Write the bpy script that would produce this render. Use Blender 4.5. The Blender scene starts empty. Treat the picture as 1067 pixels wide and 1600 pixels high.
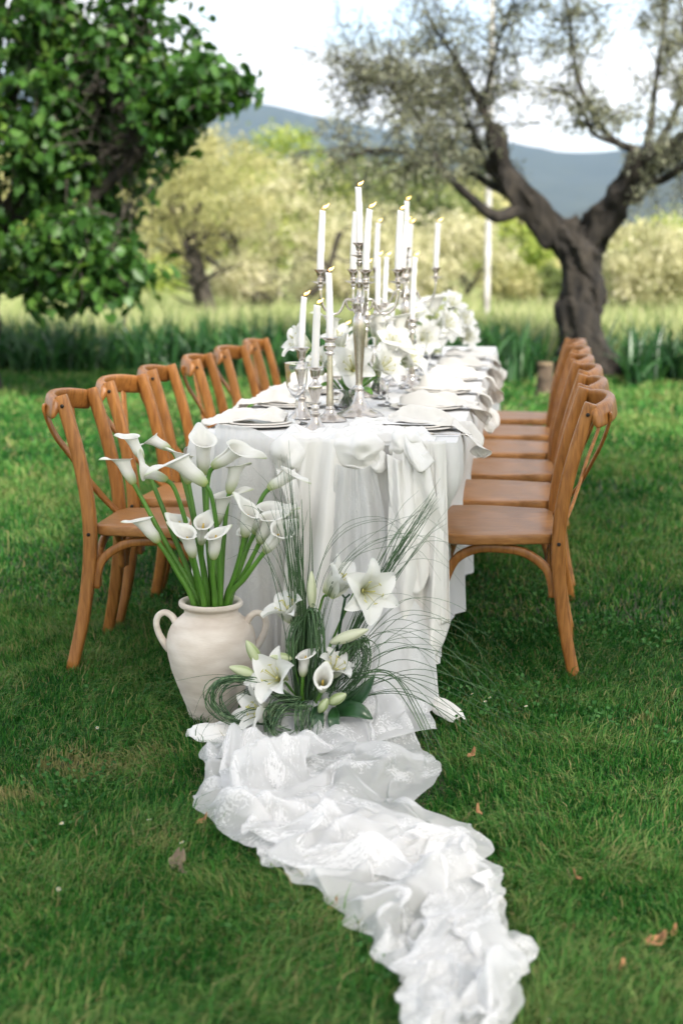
import bpy, bmesh, math, random
import numpy as np
from mathutils import Vector, Matrix, Euler

# ------------------------------------------------------------------ camera, sky, sun, exposure
SC = bpy.context.scene
COL = SC.collection
R = math.radians
cam = bpy.data.cameras.new('camera')
cam.sensor_fit = 'VERTICAL'; cam.sensor_height = 36.0; cam.sensor_width = 24.0; cam.lens = 50.0
cam.clip_start = 0.05; cam.clip_end = 30000.0
cam.dof.use_dof = True; cam.dof.focus_distance = 3.98; cam.dof.aperture_fstop = 2.4
cam.dof.aperture_blades = 0
camo = bpy.data.objects.new('camera', cam); COL.objects.link(camo)
camo.location = (0, 0, 1.28)
camo.rotation_euler = (R(90 - 9.98), 0, R(7.487))
SC.camera = camo

SUN_DIR = Vector((0.42, -0.64, 0.64)).normalized()         # towards the sun, over the added shade tree on the right, thinly veiled
world = bpy.data.worlds.new('World'); SC.world = world; world.use_nodes = True
wn = world.node_tree; wn.nodes.clear()
def _wn(t): return wn.nodes.new(t)
w_out = _wn('ShaderNodeOutputWorld'); w_bg = _wn('ShaderNodeBackground')
w_sky = _wn('ShaderNodeTexSky'); w_sky.sky_type = 'NISHITA'; w_sky.sun_disc = False
w_sky.sun_elevation = math.asin(SUN_DIR.z); w_sky.sun_rotation = math.atan2(SUN_DIR.x, SUN_DIR.y)
w_sky.air_density = 1.0; w_sky.dust_density = 1.5; w_sky.ozone_density = 1.0
w_tc = _wn('ShaderNodeTexCoord'); w_map = _wn('ShaderNodeMapping'); w_map.inputs['Scale'].default_value = (1.6, 1.6, 5.0)
w_no = _wn('ShaderNodeTexNoise'); w_no.inputs['Scale'].default_value = 2.4; w_no.inputs['Detail'].default_value = 7; w_no.inputs['Roughness'].default_value = 0.52
w_rp = _wn('ShaderNodeValToRGB'); w_rp.color_ramp.elements[0].position = 0.40; w_rp.color_ramp.elements[1].position = 0.60
w_rp.color_ramp.elements[0].color = (0.30, 0.30, 0.30, 1)
w_mix = _wn('ShaderNodeMix'); w_mix.data_type = 'RGBA'
w_mix.inputs[7].default_value = (5.9, 5.75, 5.5, 1)           # veil of bright white cloud
wn.links.new(w_tc.outputs['Generated'], w_map.inputs['Vector']); wn.links.new(w_map.outputs[0], w_no.inputs['Vector'])
wn.links.new(w_no.outputs['Fac'], w_rp.inputs[0]); wn.links.new(w_rp.outputs[0], w_mix.inputs[0])
wn.links.new(w_sky.outputs[0], w_mix.inputs[6]); wn.links.new(w_mix.outputs[2], w_bg.inputs['Color'])
w_bg.inputs['Strength'].default_value = 0.11
wn.links.new(w_bg.outputs[0], w_out.inputs[0])

sun = bpy.data.lights.new('sun', 'SUN'); sun.energy = 4.6; sun.angle = R(6); sun.color = (1.0, 0.94, 0.86)
suno = bpy.data.objects.new('sun', sun); COL.objects.link(suno)
suno.rotation_euler = SUN_DIR.to_track_quat('Z', 'Y').to_euler(); suno.location = (6, -3, 30)

SC.view_settings.view_transform = 'Standard'; SC.view_settings.look = 'None'
SC.view_settings.exposure = 1.5; SC.view_settings.gamma = 1.0; SC.view_settings.use_curve_mapping = False
SC.render.engine = 'CYCLES'
SC.cycles.use_denoising = True
try: SC.cycles.denoiser = 'OPENIMAGEDENOISE'
except Exception: pass
SC.cycles.use_adaptive_sampling = True; SC.cycles.adaptive_threshold = 0.025
SC.cycles.max_bounces = 7; SC.cycles.diffuse_bounces = 3; SC.cycles.glossy_bounces = 2
SC.cycles.transmission_bounces = 6; SC.cycles.transparent_max_bounces = 16; SC.cycles.volume_bounces = 0
SC.cycles.caustics_reflective = False; SC.cycles.caustics_refractive = False
SC.cycles.sample_clamp_indirect = 6.0

random.seed(11); RNG = np.random.default_rng(11)

# ------------------------------------------------------------------ helpers: materials
MATS = {}
def newmat(name):
    m = bpy.data.materials.new(name); m.use_nodes = True; MATS[name] = m
    nt = m.node_tree; b = nt.nodes['Principled BSDF']
    return m, nt, b
def setin(b, key, val):
    if key in b.inputs: b.inputs[key].default_value = val
def mat_noise(name, c1, c2, scale=20, rough=0.5, detail=4, stretch=(1, 1, 1), bump=0.0, bscale=None, sheen=0.0,
              metallic=0.0, subsurf=0.0, spec=0.5, coords='Object', lo=0.3, hi=0.7, bdist=0.01):
    m, nt, b = newmat(name)
    tc = nt.nodes.new('ShaderNodeTexCoord'); mp = nt.nodes.new('ShaderNodeMapping'); mp.inputs['Scale'].default_value = stretch
    no = nt.nodes.new('ShaderNodeTexNoise'); no.inputs['Scale'].default_value = scale; no.inputs['Detail'].default_value = detail
    rp = nt.nodes.new('ShaderNodeValToRGB')
    rp.color_ramp.elements[0].position = lo; rp.color_ramp.elements[1].position = hi
    rp.color_ramp.elements[0].color = (*c1, 1); rp.color_ramp.elements[1].color = (*c2, 1)
    nt.links.new(tc.outputs[coords], mp.inputs['Vector']); nt.links.new(mp.outputs[0], no.inputs['Vector'])
    nt.links.new(no.outputs['Fac'], rp.inputs[0]); nt.links.new(rp.outputs[0], b.inputs['Base Color'])
    b.inputs['Roughness'].default_value = rough; b.inputs['Metallic'].default_value = metallic
    setin(b, 'Specular IOR Level', spec)
    if sheen: setin(b, 'Sheen Weight', sheen); setin(b, 'Sheen Roughness', 0.4)
    if bump:
        n2 = nt.nodes.new('ShaderNodeTexNoise'); n2.inputs['Scale'].default_value = bscale or scale * 3; n2.inputs['Detail'].default_value = 5
        bp = nt.nodes.new('ShaderNodeBump'); bp.inputs['Strength'].default_value = bump; bp.inputs['Distance'].default_value = bdist
        nt.links.new(mp.outputs[0], n2.inputs['Vector']); nt.links.new(n2.outputs['Fac'], bp.inputs['Height']); nt.links.new(bp.outputs[0], b.inputs['Normal'])
    return m
def mat_leaf(name, cols, rough=0.45, trans=0.35, tcol=None, spec=0.4, attr='rnd', backcol=None, pscale=0.0):
    """leaf colour picked per leaf from the attribute rnd; thin leaves let some light through"""
    m, nt, b = newmat(name)
    at = nt.nodes.new('ShaderNodeAttribute'); at.attribute_name = attr
    rp = nt.nodes.new('ShaderNodeValToRGB'); er = rp.color_ramp.elements
    while len(er) < len(cols): er.new(0.5)
    for i, c in enumerate(cols):
        er[i].position = i / (len(cols) - 1); er[i].color = (*c, 1)
    nt.links.new(at.outputs['Fac'], rp.inputs[0])
    colout = rp.outputs[0]
    if backcol:
        ge = nt.nodes.new('ShaderNodeNewGeometry'); mx = nt.nodes.new('ShaderNodeMix'); mx.data_type = 'RGBA'
        mx.inputs[7].default_value = (*backcol, 1)
        nt.links.new(ge.outputs['Backfacing'], mx.inputs[0]); nt.links.new(colout, mx.inputs[6]); colout = mx.outputs[2]
    nt.links.new(colout, b.inputs['Base Color'])
    b.inputs['Roughness'].default_value = rough; setin(b, 'Specular IOR Level', spec)
    tr = nt.nodes.new('ShaderNodeBsdfTranslucent'); ms = nt.nodes.new('ShaderNodeMixShader'); ms.inputs[0].default_value = trans
    hs = nt.nodes.new('ShaderNodeHueSaturation'); hs.inputs['Saturation'].default_value = 1.1; hs.inputs['Value'].default_value = 1.5
    nt.links.new(colout, hs.inputs['Color']); nt.links.new(hs.outputs[0], tr.inputs['Color'])
    out = nt.nodes['Material Output']
    nt.links.new(b.outputs[0], ms.inputs[1]); nt.links.new(tr.outputs[0], ms.inputs[2]); nt.links.new(ms.outputs[0], out.inputs['Surface'])
    return m

# ------------------------------------------------------------------ helpers: objects
def tag(o, label=None, cat=None, group=None, kind=None):
    if label: o['label'] = label
    if cat: o['category'] = cat
    if group: o['group'] = group
    if kind: o['kind'] = kind
    return o
def thing(name, loc=(0, 0, 0), rz=0.0, label=None, cat=None, group=None):
    o = bpy.data.objects.new(name, None); COL.objects.link(o)
    o.location = loc; o.rotation_euler = (0, 0, rz); o.empty_display_size = 0.1
    return tag(o, label, cat, group)
def mk(name, verts, faces, mat, parent=None, smooth=True, attrs=None, uv=None, loc=None, rot=None):
    me = bpy.data.meshes.new(name)
    me.from_pydata([tuple(map(float, v)) for v in verts], [], [tuple(map(int, f)) for f in faces])
    return mkme(name, me, mat, parent, smooth, attrs, loc, rot)
def mkme(name, me, mat, parent=None, smooth=True, attrs=None, loc=None, rot=None):
    if mat is not None: me.materials.append(mat)
    if smooth: me.polygons.foreach_set('use_smooth', np.ones(len(me.polygons), dtype=bool))
    if attrs:
        for k, v in attrs.items():
            a = me.attributes.new(k, 'FLOAT', 'POINT'); a.data.foreach_set('value', np.asarray(v, dtype=np.float32))
    me.update()
    o = bpy.data.objects.new(name, me); COL.objects.link(o)
    if parent: o.parent = parent
    if loc is not None: o.location = loc
    if rot is not None: o.rotation_euler = rot
    return o
def npmesh(name, V, loops, starts, totals):
    """big mesh straight from arrays"""
    me = bpy.data.meshes.new(name)
    me.vertices.add(len(V)); me.vertices.foreach_set('co', np.asarray(V, dtype=np.float32).ravel())
    me.loops.add(len(loops)); me.loops.foreach_set('vertex_index', np.asarray(loops, dtype=np.int32))
    me.polygons.add(len(starts)); me.polygons.foreach_set('loop_start', np.asarray(starts, dtype=np.int32))
    try: me.polygons.foreach_set('loop_total', np.asarray(totals, dtype=np.int32))
    except Exception: pass
    me.update(calc_edges=True); me.validate()
    return me
def trimesh(name, V, T):
    T = np.asarray(T); n = len(T)
    return npmesh(name, V, T.ravel(), np.arange(n) * 3, np.full(n, 3))
def copyobj(o, parent=None, loc=None, rot=None, scale=None, name=None):
    c = o.copy(); COL.objects.link(c)
    if parent is not None: c.parent = parent
    if loc is not None: c.location = loc
    if rot is not None: c.rotation_euler = rot
    if scale is not None: c.scale = scale
    if name: c.name = name
    return c
def copytree(o, parent=None):
    c = o.copy(); COL.objects.link(c); c.parent = parent
    for ch in list(o.children): copytree(ch, c)
    return c
def subsurf(o, lv=1):
    m = o.modifiers.new('subdivision', 'SUBSURF'); m.levels = lv; m.render_levels = lv; return o
def bevel(o, w=0.004, seg=2):
    m = o.modifiers.new('bevel', 'BEVEL'); m.width = w; m.segments = seg; m.limit_method = 'ANGLE'; m.angle_limit = R(35); return o
def solidify(o, t=0.002, off=0.0):
    m = o.modifiers.new('solidify', 'SOLIDIFY'); m.thickness = t; m.offset = off; return o

# ------------------------------------------------------------------ helpers: shapes (return verts, faces)
class MB:
    def __init__(s): s.v = []; s.f = []; s.a = []
    def add(s, V, Fc, a=0.0):
        k = len(s.v); s.v.extend([tuple(map(float, p)) for p in V]); s.f.extend([tuple(int(i) + k for i in f) for f in Fc])
        s.a.extend(list(a) if hasattr(a, '__len__') else [a] * len(V)); return s
    def build(s, name, mat, parent=None, smooth=True, attr=None, **kw):
        return mk(name, s.v, s.f, mat, parent, smooth, {attr: s.a} if attr else None, **kw)
def catmull(P, n):
    P = np.asarray(P, float); m = len(P)
    if m == 2: 
        t = np.linspace(0, 1, n)[:, None]; return P[0] * (1 - t) + P[1] * t
    Q = np.vstack([2 * P[0] - P[1], P, 2 * P[-1] - P[-2]])
    out = []
    for s in np.linspace(0, m - 1, n):
        i = min(int(s), m - 2); t = s - i
        p0, p1, p2, p3 = Q[i], Q[i + 1], Q[i + 2], Q[i + 3]
        out.append(0.5 * ((2 * p1) + (-p0 + p2) * t + (2 * p0 - 5 * p1 + 4 * p2 - p3) * t * t + (-p0 + 3 * p1 - 3 * p2 + p3) * t ** 3))
    return np.array(out)
def frames(P, up=None):
    P = np.asarray(P, float); T = np.gradient(P, axis=0); T /= np.linalg.norm(T, axis=1)[:, None] + 1e-12
    u = np.array(up if up is not None else ([0, 0, 1] if abs(T[0][2]) < 0.9 else [1, 0, 0]), float)
    N = np.zeros_like(P); B = np.zeros_like(P)
    n = u - T[0] * (u @ T[0]); n /= np.linalg.norm(n) + 1e-12
    for i in range(len(P)):
        if up is not None:
            w = u - T[i] * (u @ T[i])
            if np.linalg.norm(w) > 1e-3: n = w
        n = n - T[i] * (n @ T[i]); n /= np.linalg.norm(n) + 1e-12
        N[i] = n; B[i] = np.cross(T[i], n)
    return T, N, B
def tube(P, rad, sides=8, cap=True, flat=1.0, up=None, square=0.0):
    """swept tube; flat scales the second axis; square>0 makes a rounded-rectangle section"""
    P = np.asarray(P, float); n = len(P)
    rad = np.full(n, rad) if np.isscalar(rad) else np.interp(np.linspace(0, 1, n), np.linspace(0, 1, len(rad)), rad)
    T, N, B = frames(P, up)
    a = np.arange(sides) * 2 * math.pi / sides + (math.pi / sides if square else 0)
    ca, sa = np.cos(a), np.sin(a)
    if square:
        e = 2.0 / (2.0 + 6 * square); ca = np.sign(ca) * np.abs(ca) ** e; sa = np.sign(sa) * np.abs(sa) ** e
    V = (P[:, None, :] + rad[:, None, None] * (ca[None, :, None] * N[:, None, :] + flat * sa[None, :, None] * B[:, None, :])).reshape(-1, 3)
    F = []
    for i in range(n - 1):
        for j in range(sides):
            k = (j + 1) % sides
            F.append((i * sides + j, i * sides + k, (i + 1) * sides + k, (i + 1) * sides + j))
    if cap:
        F.append(tuple(range(sides))[::-1]); F.append(tuple((n - 1) * sides + j for j in range(sides)))
    return V, F
def lathe(prof, n=32, c=(0, 0, 0), cap=True):
    V = []; F = []; m = len(prof)
    for r, z in prof:
        for j in range(n):
            a = 2 * math.pi * j / n; V.append((c[0] + r * math.cos(a), c[1] + r * math.sin(a), c[2] + z))
    for i in range(m - 1):
        for j in range(n):
            k = (j + 1) % n; F.append((i * n + j, i * n + k, (i + 1) * n + k, (i + 1) * n + j))
    if cap:
        if prof[0][0] > 1e-5: F.append(tuple(range(n))[::-1])
        if prof[-1][0] > 1e-5: F.append(tuple((m - 1) * n + j for j in range(n)))
    return V, F
def smoothprof(pts, n):
    P = catmull([(p[0], 0, p[1]) for p in pts], n); return [(max(p[0], 0.0004), p[2]) for p in P]
def gridfaces(nu, nv, wrap=False):
    F = []
    for i in range(nv - 1):
        for j in range(nu if wrap else nu - 1):
            k = (j + 1) % nu; F.append((i * nu + j, i * nu + k, (i + 1) * nu + k, (i + 1) * nu + j))
    return F
def box(x0, x1, y0, y1, z0, z1):
    V = [(x, y, z) for z in (z0, z1) for y in (y0, y1) for x in (x0, x1)]
    return V, [(0, 2, 3, 1), (4, 5, 7, 6), (0, 1, 5, 4), (2, 6, 7, 3), (0, 4, 6, 2), (1, 3, 7, 5)]
_H = np.random.default_rng(5).random((256, 256))
def vnoise(x, y, s=1.0, off=0):
    x = np.asarray(x, float) * s + 17.3 + off * 7.7; y = np.asarray(y, float) * s + 5.1 + off * 3.3
    xi = np.floor(x).astype(int); yi = np.floor(y).astype(int); fx = x - xi; fy = y - yi
    fx = fx * fx * (3 - 2 * fx); fy = fy * fy * (3 - 2 * fy)
    h = lambda a, b: _H[a & 255, b & 255]
    return (h(xi, yi) * (1 - fx) + h(xi + 1, yi) * fx) * (1 - fy) + (h(xi, yi + 1) * (1 - fx) + h(xi + 1, yi + 1) * fx) * fy
def fbm(x, y, s=1.0, o=4, off=0):
    t = 0; a = 0.5; n = 0
    for k in range(o): t = t + a * vnoise(x, y, s * 2 ** k, off + k * 11); n += a; a *= 0.5
    return t / n
def inpoly(px, py, poly):
    px = np.asarray(px); py = np.asarray(py); c = np.zeros(px.shape, bool); j = len(poly) - 1
    for i in range(len(poly)):
        xi, yi = poly[i]; xj, yj = poly[j]
        c ^= ((yi > py) != (yj > py)) & (px < (xj - xi) * (py - yi) / (yj - yi + 1e-12) + xi); j = i
    return c
# ------------------------------------------------------------------ ground, hills, air
m_soil = mat_noise('lawn_soil', (0.020, 0.030, 0.010), (0.05, 0.06, 0.022), 9, 0.95, 6, bump=0.5, bscale=60, lo=0.35, hi=0.7)
m_meadow = mat_noise('meadow_ground', (0.17, 0.21, 0.08), (0.28, 0.31, 0.13), 0.6, 0.95, 7, bump=0.4, bscale=8, lo=0.35, hi=0.68)
def sheet(name, x0, x1, y0, y1, z, mat, n=2, amp=0.0):
    xs = np.linspace(x0, x1, n); ys = np.linspace(y0, y1, n); X, Yy = np.meshgrid(xs, ys)
    Z = np.full(X.shape, z) + amp * (fbm(X, Yy, 0.35, 3) - 0.5)
    o = mk(name, np.stack([X.ravel(), Yy.ravel(), Z.ravel()], 1), gridfaces(n, n), mat)
    return tag(o, kind='structure')
ground = sheet('meadow_ground', -8900, 8900, -240, 7100, -0.022, m_meadow)
lawn = sheet('lawn', -14, 10, -4, 17.6, -0.006, m_soil, 40, 0.0)

m_hill = mat_noise('forested_hill', (0.012, 0.019, 0.010), (0.028, 0.036, 0.018), 0.012, 0.95, 8, lo=0.3, hi=0.7, coords='Object')
def ridge(name, D, pts, depth, foot, rough, seed):
    xs = np.linspace(pts[0][0], pts[-1][0], 220); top = np.interp(xs, [p[0] for p in pts], [p[1] for p in pts])
    top = top + rough * (fbm(xs * 0.004, xs * 0 + seed, 1.0, 5) - 0.5)
    rows = 26; V = []
    for i in range(rows):
        t = i / (rows - 1)
        y = D - foot * (1 - t) ** 1.0 if True else D
        h = top * (t ** 1.25) * (0.82 + 0.36 * fbm(xs * 0.004, xs * 0 + t * 5 + seed, 1.3, 4) * (1 - t) + 0.18 * t)
        V += [(x, y + 60 * math.sin(x * 0.003 + seed), hh - 3 * (1 - t)) for x, hh in zip(xs, h)]
    V += [(x, D + depth, -3) for x in xs]
    o = mk(name, V, gridfaces(len(xs), rows + 1), m_hill); return tag(o, kind='structure')
ridge('mountain', 5200, [(-6000, 300), (-3000, 720), (-1900, 690), (-1100, 600), (-800, 515), (-450, 455), (0, 400), (300, 380), (700, 420), (1600, 520), (5000, 420)], 1500, 2600, 60, 3)
ridge('hill', 2300, [(-1600, 5), (-300, 40), (60, 75), (180, 118), (330, 140), (700, 190), (1800, 150)], 700, 1000, 26, 8)

hz = mk('haze', *box(-9000, 9000, -250, 7200, -1.5, 900), None, smooth=False); tag(hz, kind='stuff')
hm = bpy.data.materials.new('haze_air'); hm.use_nodes = True; hn = hm.node_tree; hn.nodes.clear()
ho = hn.nodes.new('ShaderNodeOutputMaterial'); hv = hn.nodes.new('ShaderNodeVolumePrincipled')
hv.inputs['Color'].default_value = (0.38, 0.62, 1.0, 1); hv.inputs['Density'].default_value = 0.000045; hv.inputs['Anisotropy'].default_value = 0.0
hn.links.new(hv.outputs[0], ho.inputs['Volume']); hz.data.materials.append(hm)

# ------------------------------------------------------------------ lawn: real blades
TRAIL = [(-0.86,3.63),(-0.72,3.56),(-0.745,3.43),(-0.71,3.36),(-0.71,3.10),(-0.52,2.92),(-0.46,2.89),(-0.50,2.84),(-0.42,2.73),(-0.40,2.68),(-0.27,2.52),(-0.23,2.40),(-0.17,2.18),(-0.03,2.14),
         (0.02,2.30),(0.05,2.43),(-0.01,2.66),(0.0,2.72),(-0.04,2.85),(-0.02,2.96),(-0.10,3.02),(-0.22,3.18),(-0.18,3.34),(-0.19,3.50),(-0.22,3.72),(-0.24,4.05),(-0.70,4.1),(-0.86,3.8)]
def grass_field(n, x0, x1, y0, y1, dens, hmean, wmean, rng):
    x = rng.uniform(x0, x1, n); y = rng.uniform(y0, y1, n)
    keep = rng.random(n) < dens(x, y); return x[keep], y[keep]
def in_view(x, y, m):                                        # the wedge of lawn the place needs, with a wide margin
    return (x > -0.36 * y - m) & (x < 0.125 * y + m)
def bare(x, y):                                              # worn patch with dry grass
    b = 0
    for cx, cy, r, k in ((-1.10, 3.36, 0.13, 0.55), (-1.28, 3.10, 0.12, 0.70), (-0.97, 3.48, 0.07, 0.40), (-0.72, 3.30, 0.08, 0.40), (-0.80, 2.88, 0.09, 0.30), (0.50, 3.2, 0.2, 0.3), (0.36, 3.9, 0.18, 0.25)):
        b = np.maximum(b, k * np.exp(-(((x - cx) / 1.5) ** 2 + (y - cy) ** 2) / r ** 2))
    return b * (0.15 + 1.5 * (fbm(x, y, 16, 3, 3)))
GB = [(-0.0)]
gx, gy, gw, gh = [], [], [], []
def addzone(n, y0, y1, m, w, h):
    xa, xb = -0.36 * y1 - m, 0.125 * y1 + m
    x = RNG.uniform(xa, xb, n); y = RNG.uniform(y0, y1, n)
    core = in_view(x, y, 0.35); k = in_view(x, y, m) & (RNG.random(n) < 1.0 - 0.8 * np.clip(bare(x, y), 0, 1)) & (core | (RNG.random(n) < 0.4)); x, y, core = x[k], y[k], core[k]
    gx.append(x); gy.append(y); gw.append(np.where(core, w, w * 1.6)); gh.append(np.full(len(x), h))
addzone(250000, 1.75, 3.1, 0.95, 0.0026, 0.046)
addzone(265000, 3.1, 5.0, 1.0, 0.0028, 0.041)
addzone(115000, 5.0, 8.0, 1.1, 0.0046, 0.044)
addzone(76000, 8.0, 12.0, 1.4, 0.009, 0.055)
addzone(56000, 12.0, 17.2, 1.8, 0.013, 0.065)
x = np.concatenate(gx); y = np.concatenate(gy); w = np.concatenate(gw); h = np.concatenate(gh); n = len(x)
clump = fbm(x, y, 5.0, 4, 1); big = fbm(x, y, 0.9, 3, 9)
h = h * RNG.uniform(0.45, 1.35, n) * (0.55 + 1.0 * clump) * (0.75 + 0.5 * big)
tall = RNG.random(n) < 0.03; h[tall] *= 1.55
under = inpoly(x, y, TRAIL); h[under] *= 0.35
dry = np.clip(bare(x, y) * 1.25, 0, 1) * RNG.uniform(0.3, 1, n); dry = np.maximum(dry, (RNG.random(n) < 0.07) * RNG.uniform(0.3, 0.9, n))
w = w * RNG.uniform(0.7, 1.3, n)
th = RNG.uniform(0, 2 * np.pi, n) * 0.75 + 5 * fbm(x, y, 2.5, 2, 4)        # patches lean together
lean = RNG.uniform(0.15, 1.0, n) + 0.35 * (clump > 0.55); fx, fy = np.cos(th), np.sin(th)
pa = RNG.uniform(0, np.pi, n); sx, sy = np.cos(pa), np.sin(pa)
P0 = np.stack([x, y, np.full(n, -0.006)], 1); side = np.stack([sx, sy, np.zeros(n)], 1) * w[:, None] * 0.5
mid = P0 + np.stack([fx * h * lean * 0.28, fy * h * lean * 0.28, h * (0.62 - 0.1 * lean)], 1)
tip = P0 + np.stack([fx * h * lean * 0.95, fy * h * lean * 0.95, h * (1.0 - 0.42 * lean)], 1)
V = np.stack([P0 - side, P0 + side, mid - side * 0.85, mid + side * 0.85, tip], 1).reshape(-1, 3)
b5 = np.arange(n) * 5
loops = np.stack([b5, b5 + 1, b5 + 3, b5 + 2, b5 + 2, b5 + 3, b5 + 4], 1).ravel()
starts = (np.arange(n) * 7)[:, None] + np.array([0, 4]); totals = np.tile([4, 3], n)
me = npmesh('lawn_grass', V, loops, starts.ravel(), totals)
rnd = np.clip(0.33 + 0.40 * (big - 0.5) * 2 + 0.8 * (clump - 0.5) + RNG.normal(0, 0.27, n), 0, 0.74); rnd = np.where(dry > 0.25, 0.76 + 0.24 * dry, rnd)
m_grass = mat_leaf('grass_blade', [(0.009, 0.060, 0.010), (0.022, 0.110, 0.017), (0.048, 0.170, 0.028), (0.105, 0.235, 0.052), (0.20, 0.22, 0.075), (0.30, 0.24, 0.12)], rough=0.55, trans=0.3, spec=0.15)
print('blades', n)
lg = mkme('lawn_grass', me, m_grass, smooth=False, attrs={'rnd': np.repeat(rnd, 5)})
tag(lg, 'short green lawn grass with longer tufts and dry tips', 'grass', kind='stuff')

# ------------------------------------------------------------------ blades and swords for the border and the meadow
def swords(n, px, py, hmin, hmax, wid, lean_max, seg=3, rng=RNG, curve=0.5, z0=-0.02):
    """upright strap leaves: arrays of vertices and triangles"""
    h = rng.uniform(hmin, hmax, n); th = rng.uniform(0, 2 * np.pi, n); ln = rng.uniform(0.05, lean_max, n)
    pa = rng.uniform(0, np.pi, n); s = np.stack([np.cos(pa), np.sin(pa), 0 * pa], 1) * (wid * rng.uniform(0.6, 1.2, n))[:, None] * 0.5
    rows = []
    for k in range(seg + 1):
        t = k / seg; c = np.stack([px + np.cos(th) * h * ln * (t ** 2) , py + np.sin(th) * h * ln * (t ** 2), z0 + h * (t - curve * ln * ln * t ** 3)], 1)
        wv = (1 - t ** 2.2) * (0.75 + 0.5 * math.sin(t * 2.4)); 
        rows += [c - s * wv, c + s * wv] if k < seg else [c]
    m = 2 * seg + 1
    V = np.stack(rows, 1).reshape(-1, 3); b = np.arange(n) * m; T = []
    for k in range(seg - 1):
        T += [np.stack([b + 2 * k, b + 2 * k + 1, b + 2 * k + 3], 1), np.stack([b + 2 * k, b + 2 * k + 3, b + 2 * k + 2], 1)]
    T.append(np.stack([b + 2 * seg - 2, b + 2 * seg - 1, b + 2 * seg], 1))
    return V, np.concatenate(T), m
m_iris = mat_leaf('iris_leaf', [(0.008, 0.034, 0.010), (0.014, 0.056, 0.014), (0.026, 0.088, 0.020), (0.06, 0.14, 0.035)], 0.4, 0.25)
n = 7500; xx = RNG.uniform(-9.5, 5.5, n)
base = 15.2 + 0.10 * (-xx) + 0.5 * (fbm(xx, xx * 0, 0.6, 2) - 0.5)       # near edge of the border
cc = RNG.integers(0, 420, n); cxs = RNG.uniform(-9.5, 5.5, 420); cys = RNG.random(420)
xx = cxs[cc] + RNG.normal(0, 0.07, n); yy = 15.1 - 0.13 * xx + 2.0 * cys[cc] + RNG.normal(0, 0.07, n)
keep = ~((np.abs(xx - 0.6) < 0.42) & (yy < 16.3)); xx = xx[keep]; yy = yy[keep]; n = len(xx)
V, T, m = swords(n, xx, yy, 0.22, 0.80, 0.042, 0.95)
me = trimesh('iris_border', V, T); o = mkme('iris_border', me, m_iris, smooth=False, attrs={'rnd': np.repeat(np.clip(RNG.normal(0.45, 0.25, n), 0, 1), m)})
tag(o, 'border of dark green iris leaves behind the table', 'iris leaves', kind='stuff')
m_mgrass = mat_leaf('meadow_grass', [(0.13, 0.18, 0.060), (0.20, 0.25, 0.09), (0.29, 0.32, 0.14), (0.46, 0.43, 0.26)], 0.6, 0.35)
n = 60000; yy = 17.4 + 30 * RNG.random(n) ** 1.6; xx = RNG.uniform(-0.42, 0.24, n) * yy + RNG.normal(0, 0.5, n)
V, T, m = swords(n, xx, yy, 0.25, 0.75, 0.03, 0.5, 2)
me = trimesh('meadow_grass', V, T); o = mkme('meadow_grass', me, m_mgrass, smooth=False, attrs={'rnd': np.repeat(np.clip(RNG.normal(0.5, 0.25, n), 0, 1), m)})
tag(o, 'tall yellow green meadow grass in the field behind', 'meadow grass', kind='stuff')

# ------------------------------------------------------------------ trees
def leafcloud(P, L, W, rng, droop=0.3, D=None, broad=False, updir=0.0):
    """one small folded leaf per point"""
    n = len(P); d = rng.normal(0, 1, (n, 3)); d[:, 2] -= droop
    if D is not None: d = d * 0.6 + D
    d /= np.linalg.norm(d, axis=1)[:, None] + 1e-9
    u = rng.normal(0, 0.6, (n, 3)); u[:, 2] += 1.0
    s = np.cross(d, u); s /= np.linalg.norm(s, axis=1)[:, None] + 1e-9; nn = np.cross(s, d)
    l = (L * rng.uniform(0.65, 1.25, n))[:, None]; w = (W * rng.uniform(0.7, 1.2, n))[:, None] * 0.5
    if not broad:
        V = np.stack([P, P + d * l * 0.45 - s * w + nn * w * 0.3, P + d * l - nn * l * 0.08, P + d * l * 0.45 + s * w + nn * w * 0.3], 1).reshape(-1, 3)
        b = np.arange(n) * 4; T = np.concatenate([np.stack([b, b + 2, b + 1], 1), np.stack([b, b + 3, b + 2], 1)]); m = 4
    else:
        c = P + d * l * 0.45; cu = nn * l * 0.10
        V = np.stack([P, P + d * l * 0.18 - s * w * 0.85 + cu, P + d * l * 0.55 - s * w + cu * 0.4, P + d * l - cu * 1.6,
                      P + d * l * 0.55 + s * w + cu * 0.4, P + d * l * 0.18 + s * w * 0.85 + cu, c - cu * 0.4], 1).reshape(-1, 3)
        b = np.arange(n) * 7; T = np.concatenate([np.stack([b + 6, b + (k + 1) % 6, b + k], 1) for k in range(6)]); m = 7
    return V, T, m
m_bark_o = mat_noise('olive_bark', (0.005, 0.004, 0.003), (0.032, 0.026, 0.019), 9, 0.95, 8, stretch=(1, 1, 0.35), bump=1.0, bscale=9, bdist=0.05, lo=0.35, hi=0.72)  # bark darkened so its colour carries the trunk's shade
m_bark_d = mat_noise('dark_bark', (0.012, 0.010, 0.007), (0.045, 0.038, 0.027), 7, 0.95, 6, stretch=(1, 1, 0.4), bump=0.8, bscale=14, bdist=0.03)
m_olive = mat_leaf('olive_leaf', [(0.075, 0.085, 0.042), (0.115, 0.125, 0.065), (0.16, 0.17, 0.095), (0.23, 0.235, 0.15)], 0.5, 0.35, backcol=(0.20, 0.21, 0.16))
m_pale = mat_leaf('pale_olive_leaf', [(0.24, 0.24, 0.12), (0.36, 0.355, 0.20), (0.49, 0.47, 0.30), (0.64, 0.60, 0.46)], 0.6, 0.45)  # pale olive tone, raised further in place of strong sunlight
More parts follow.
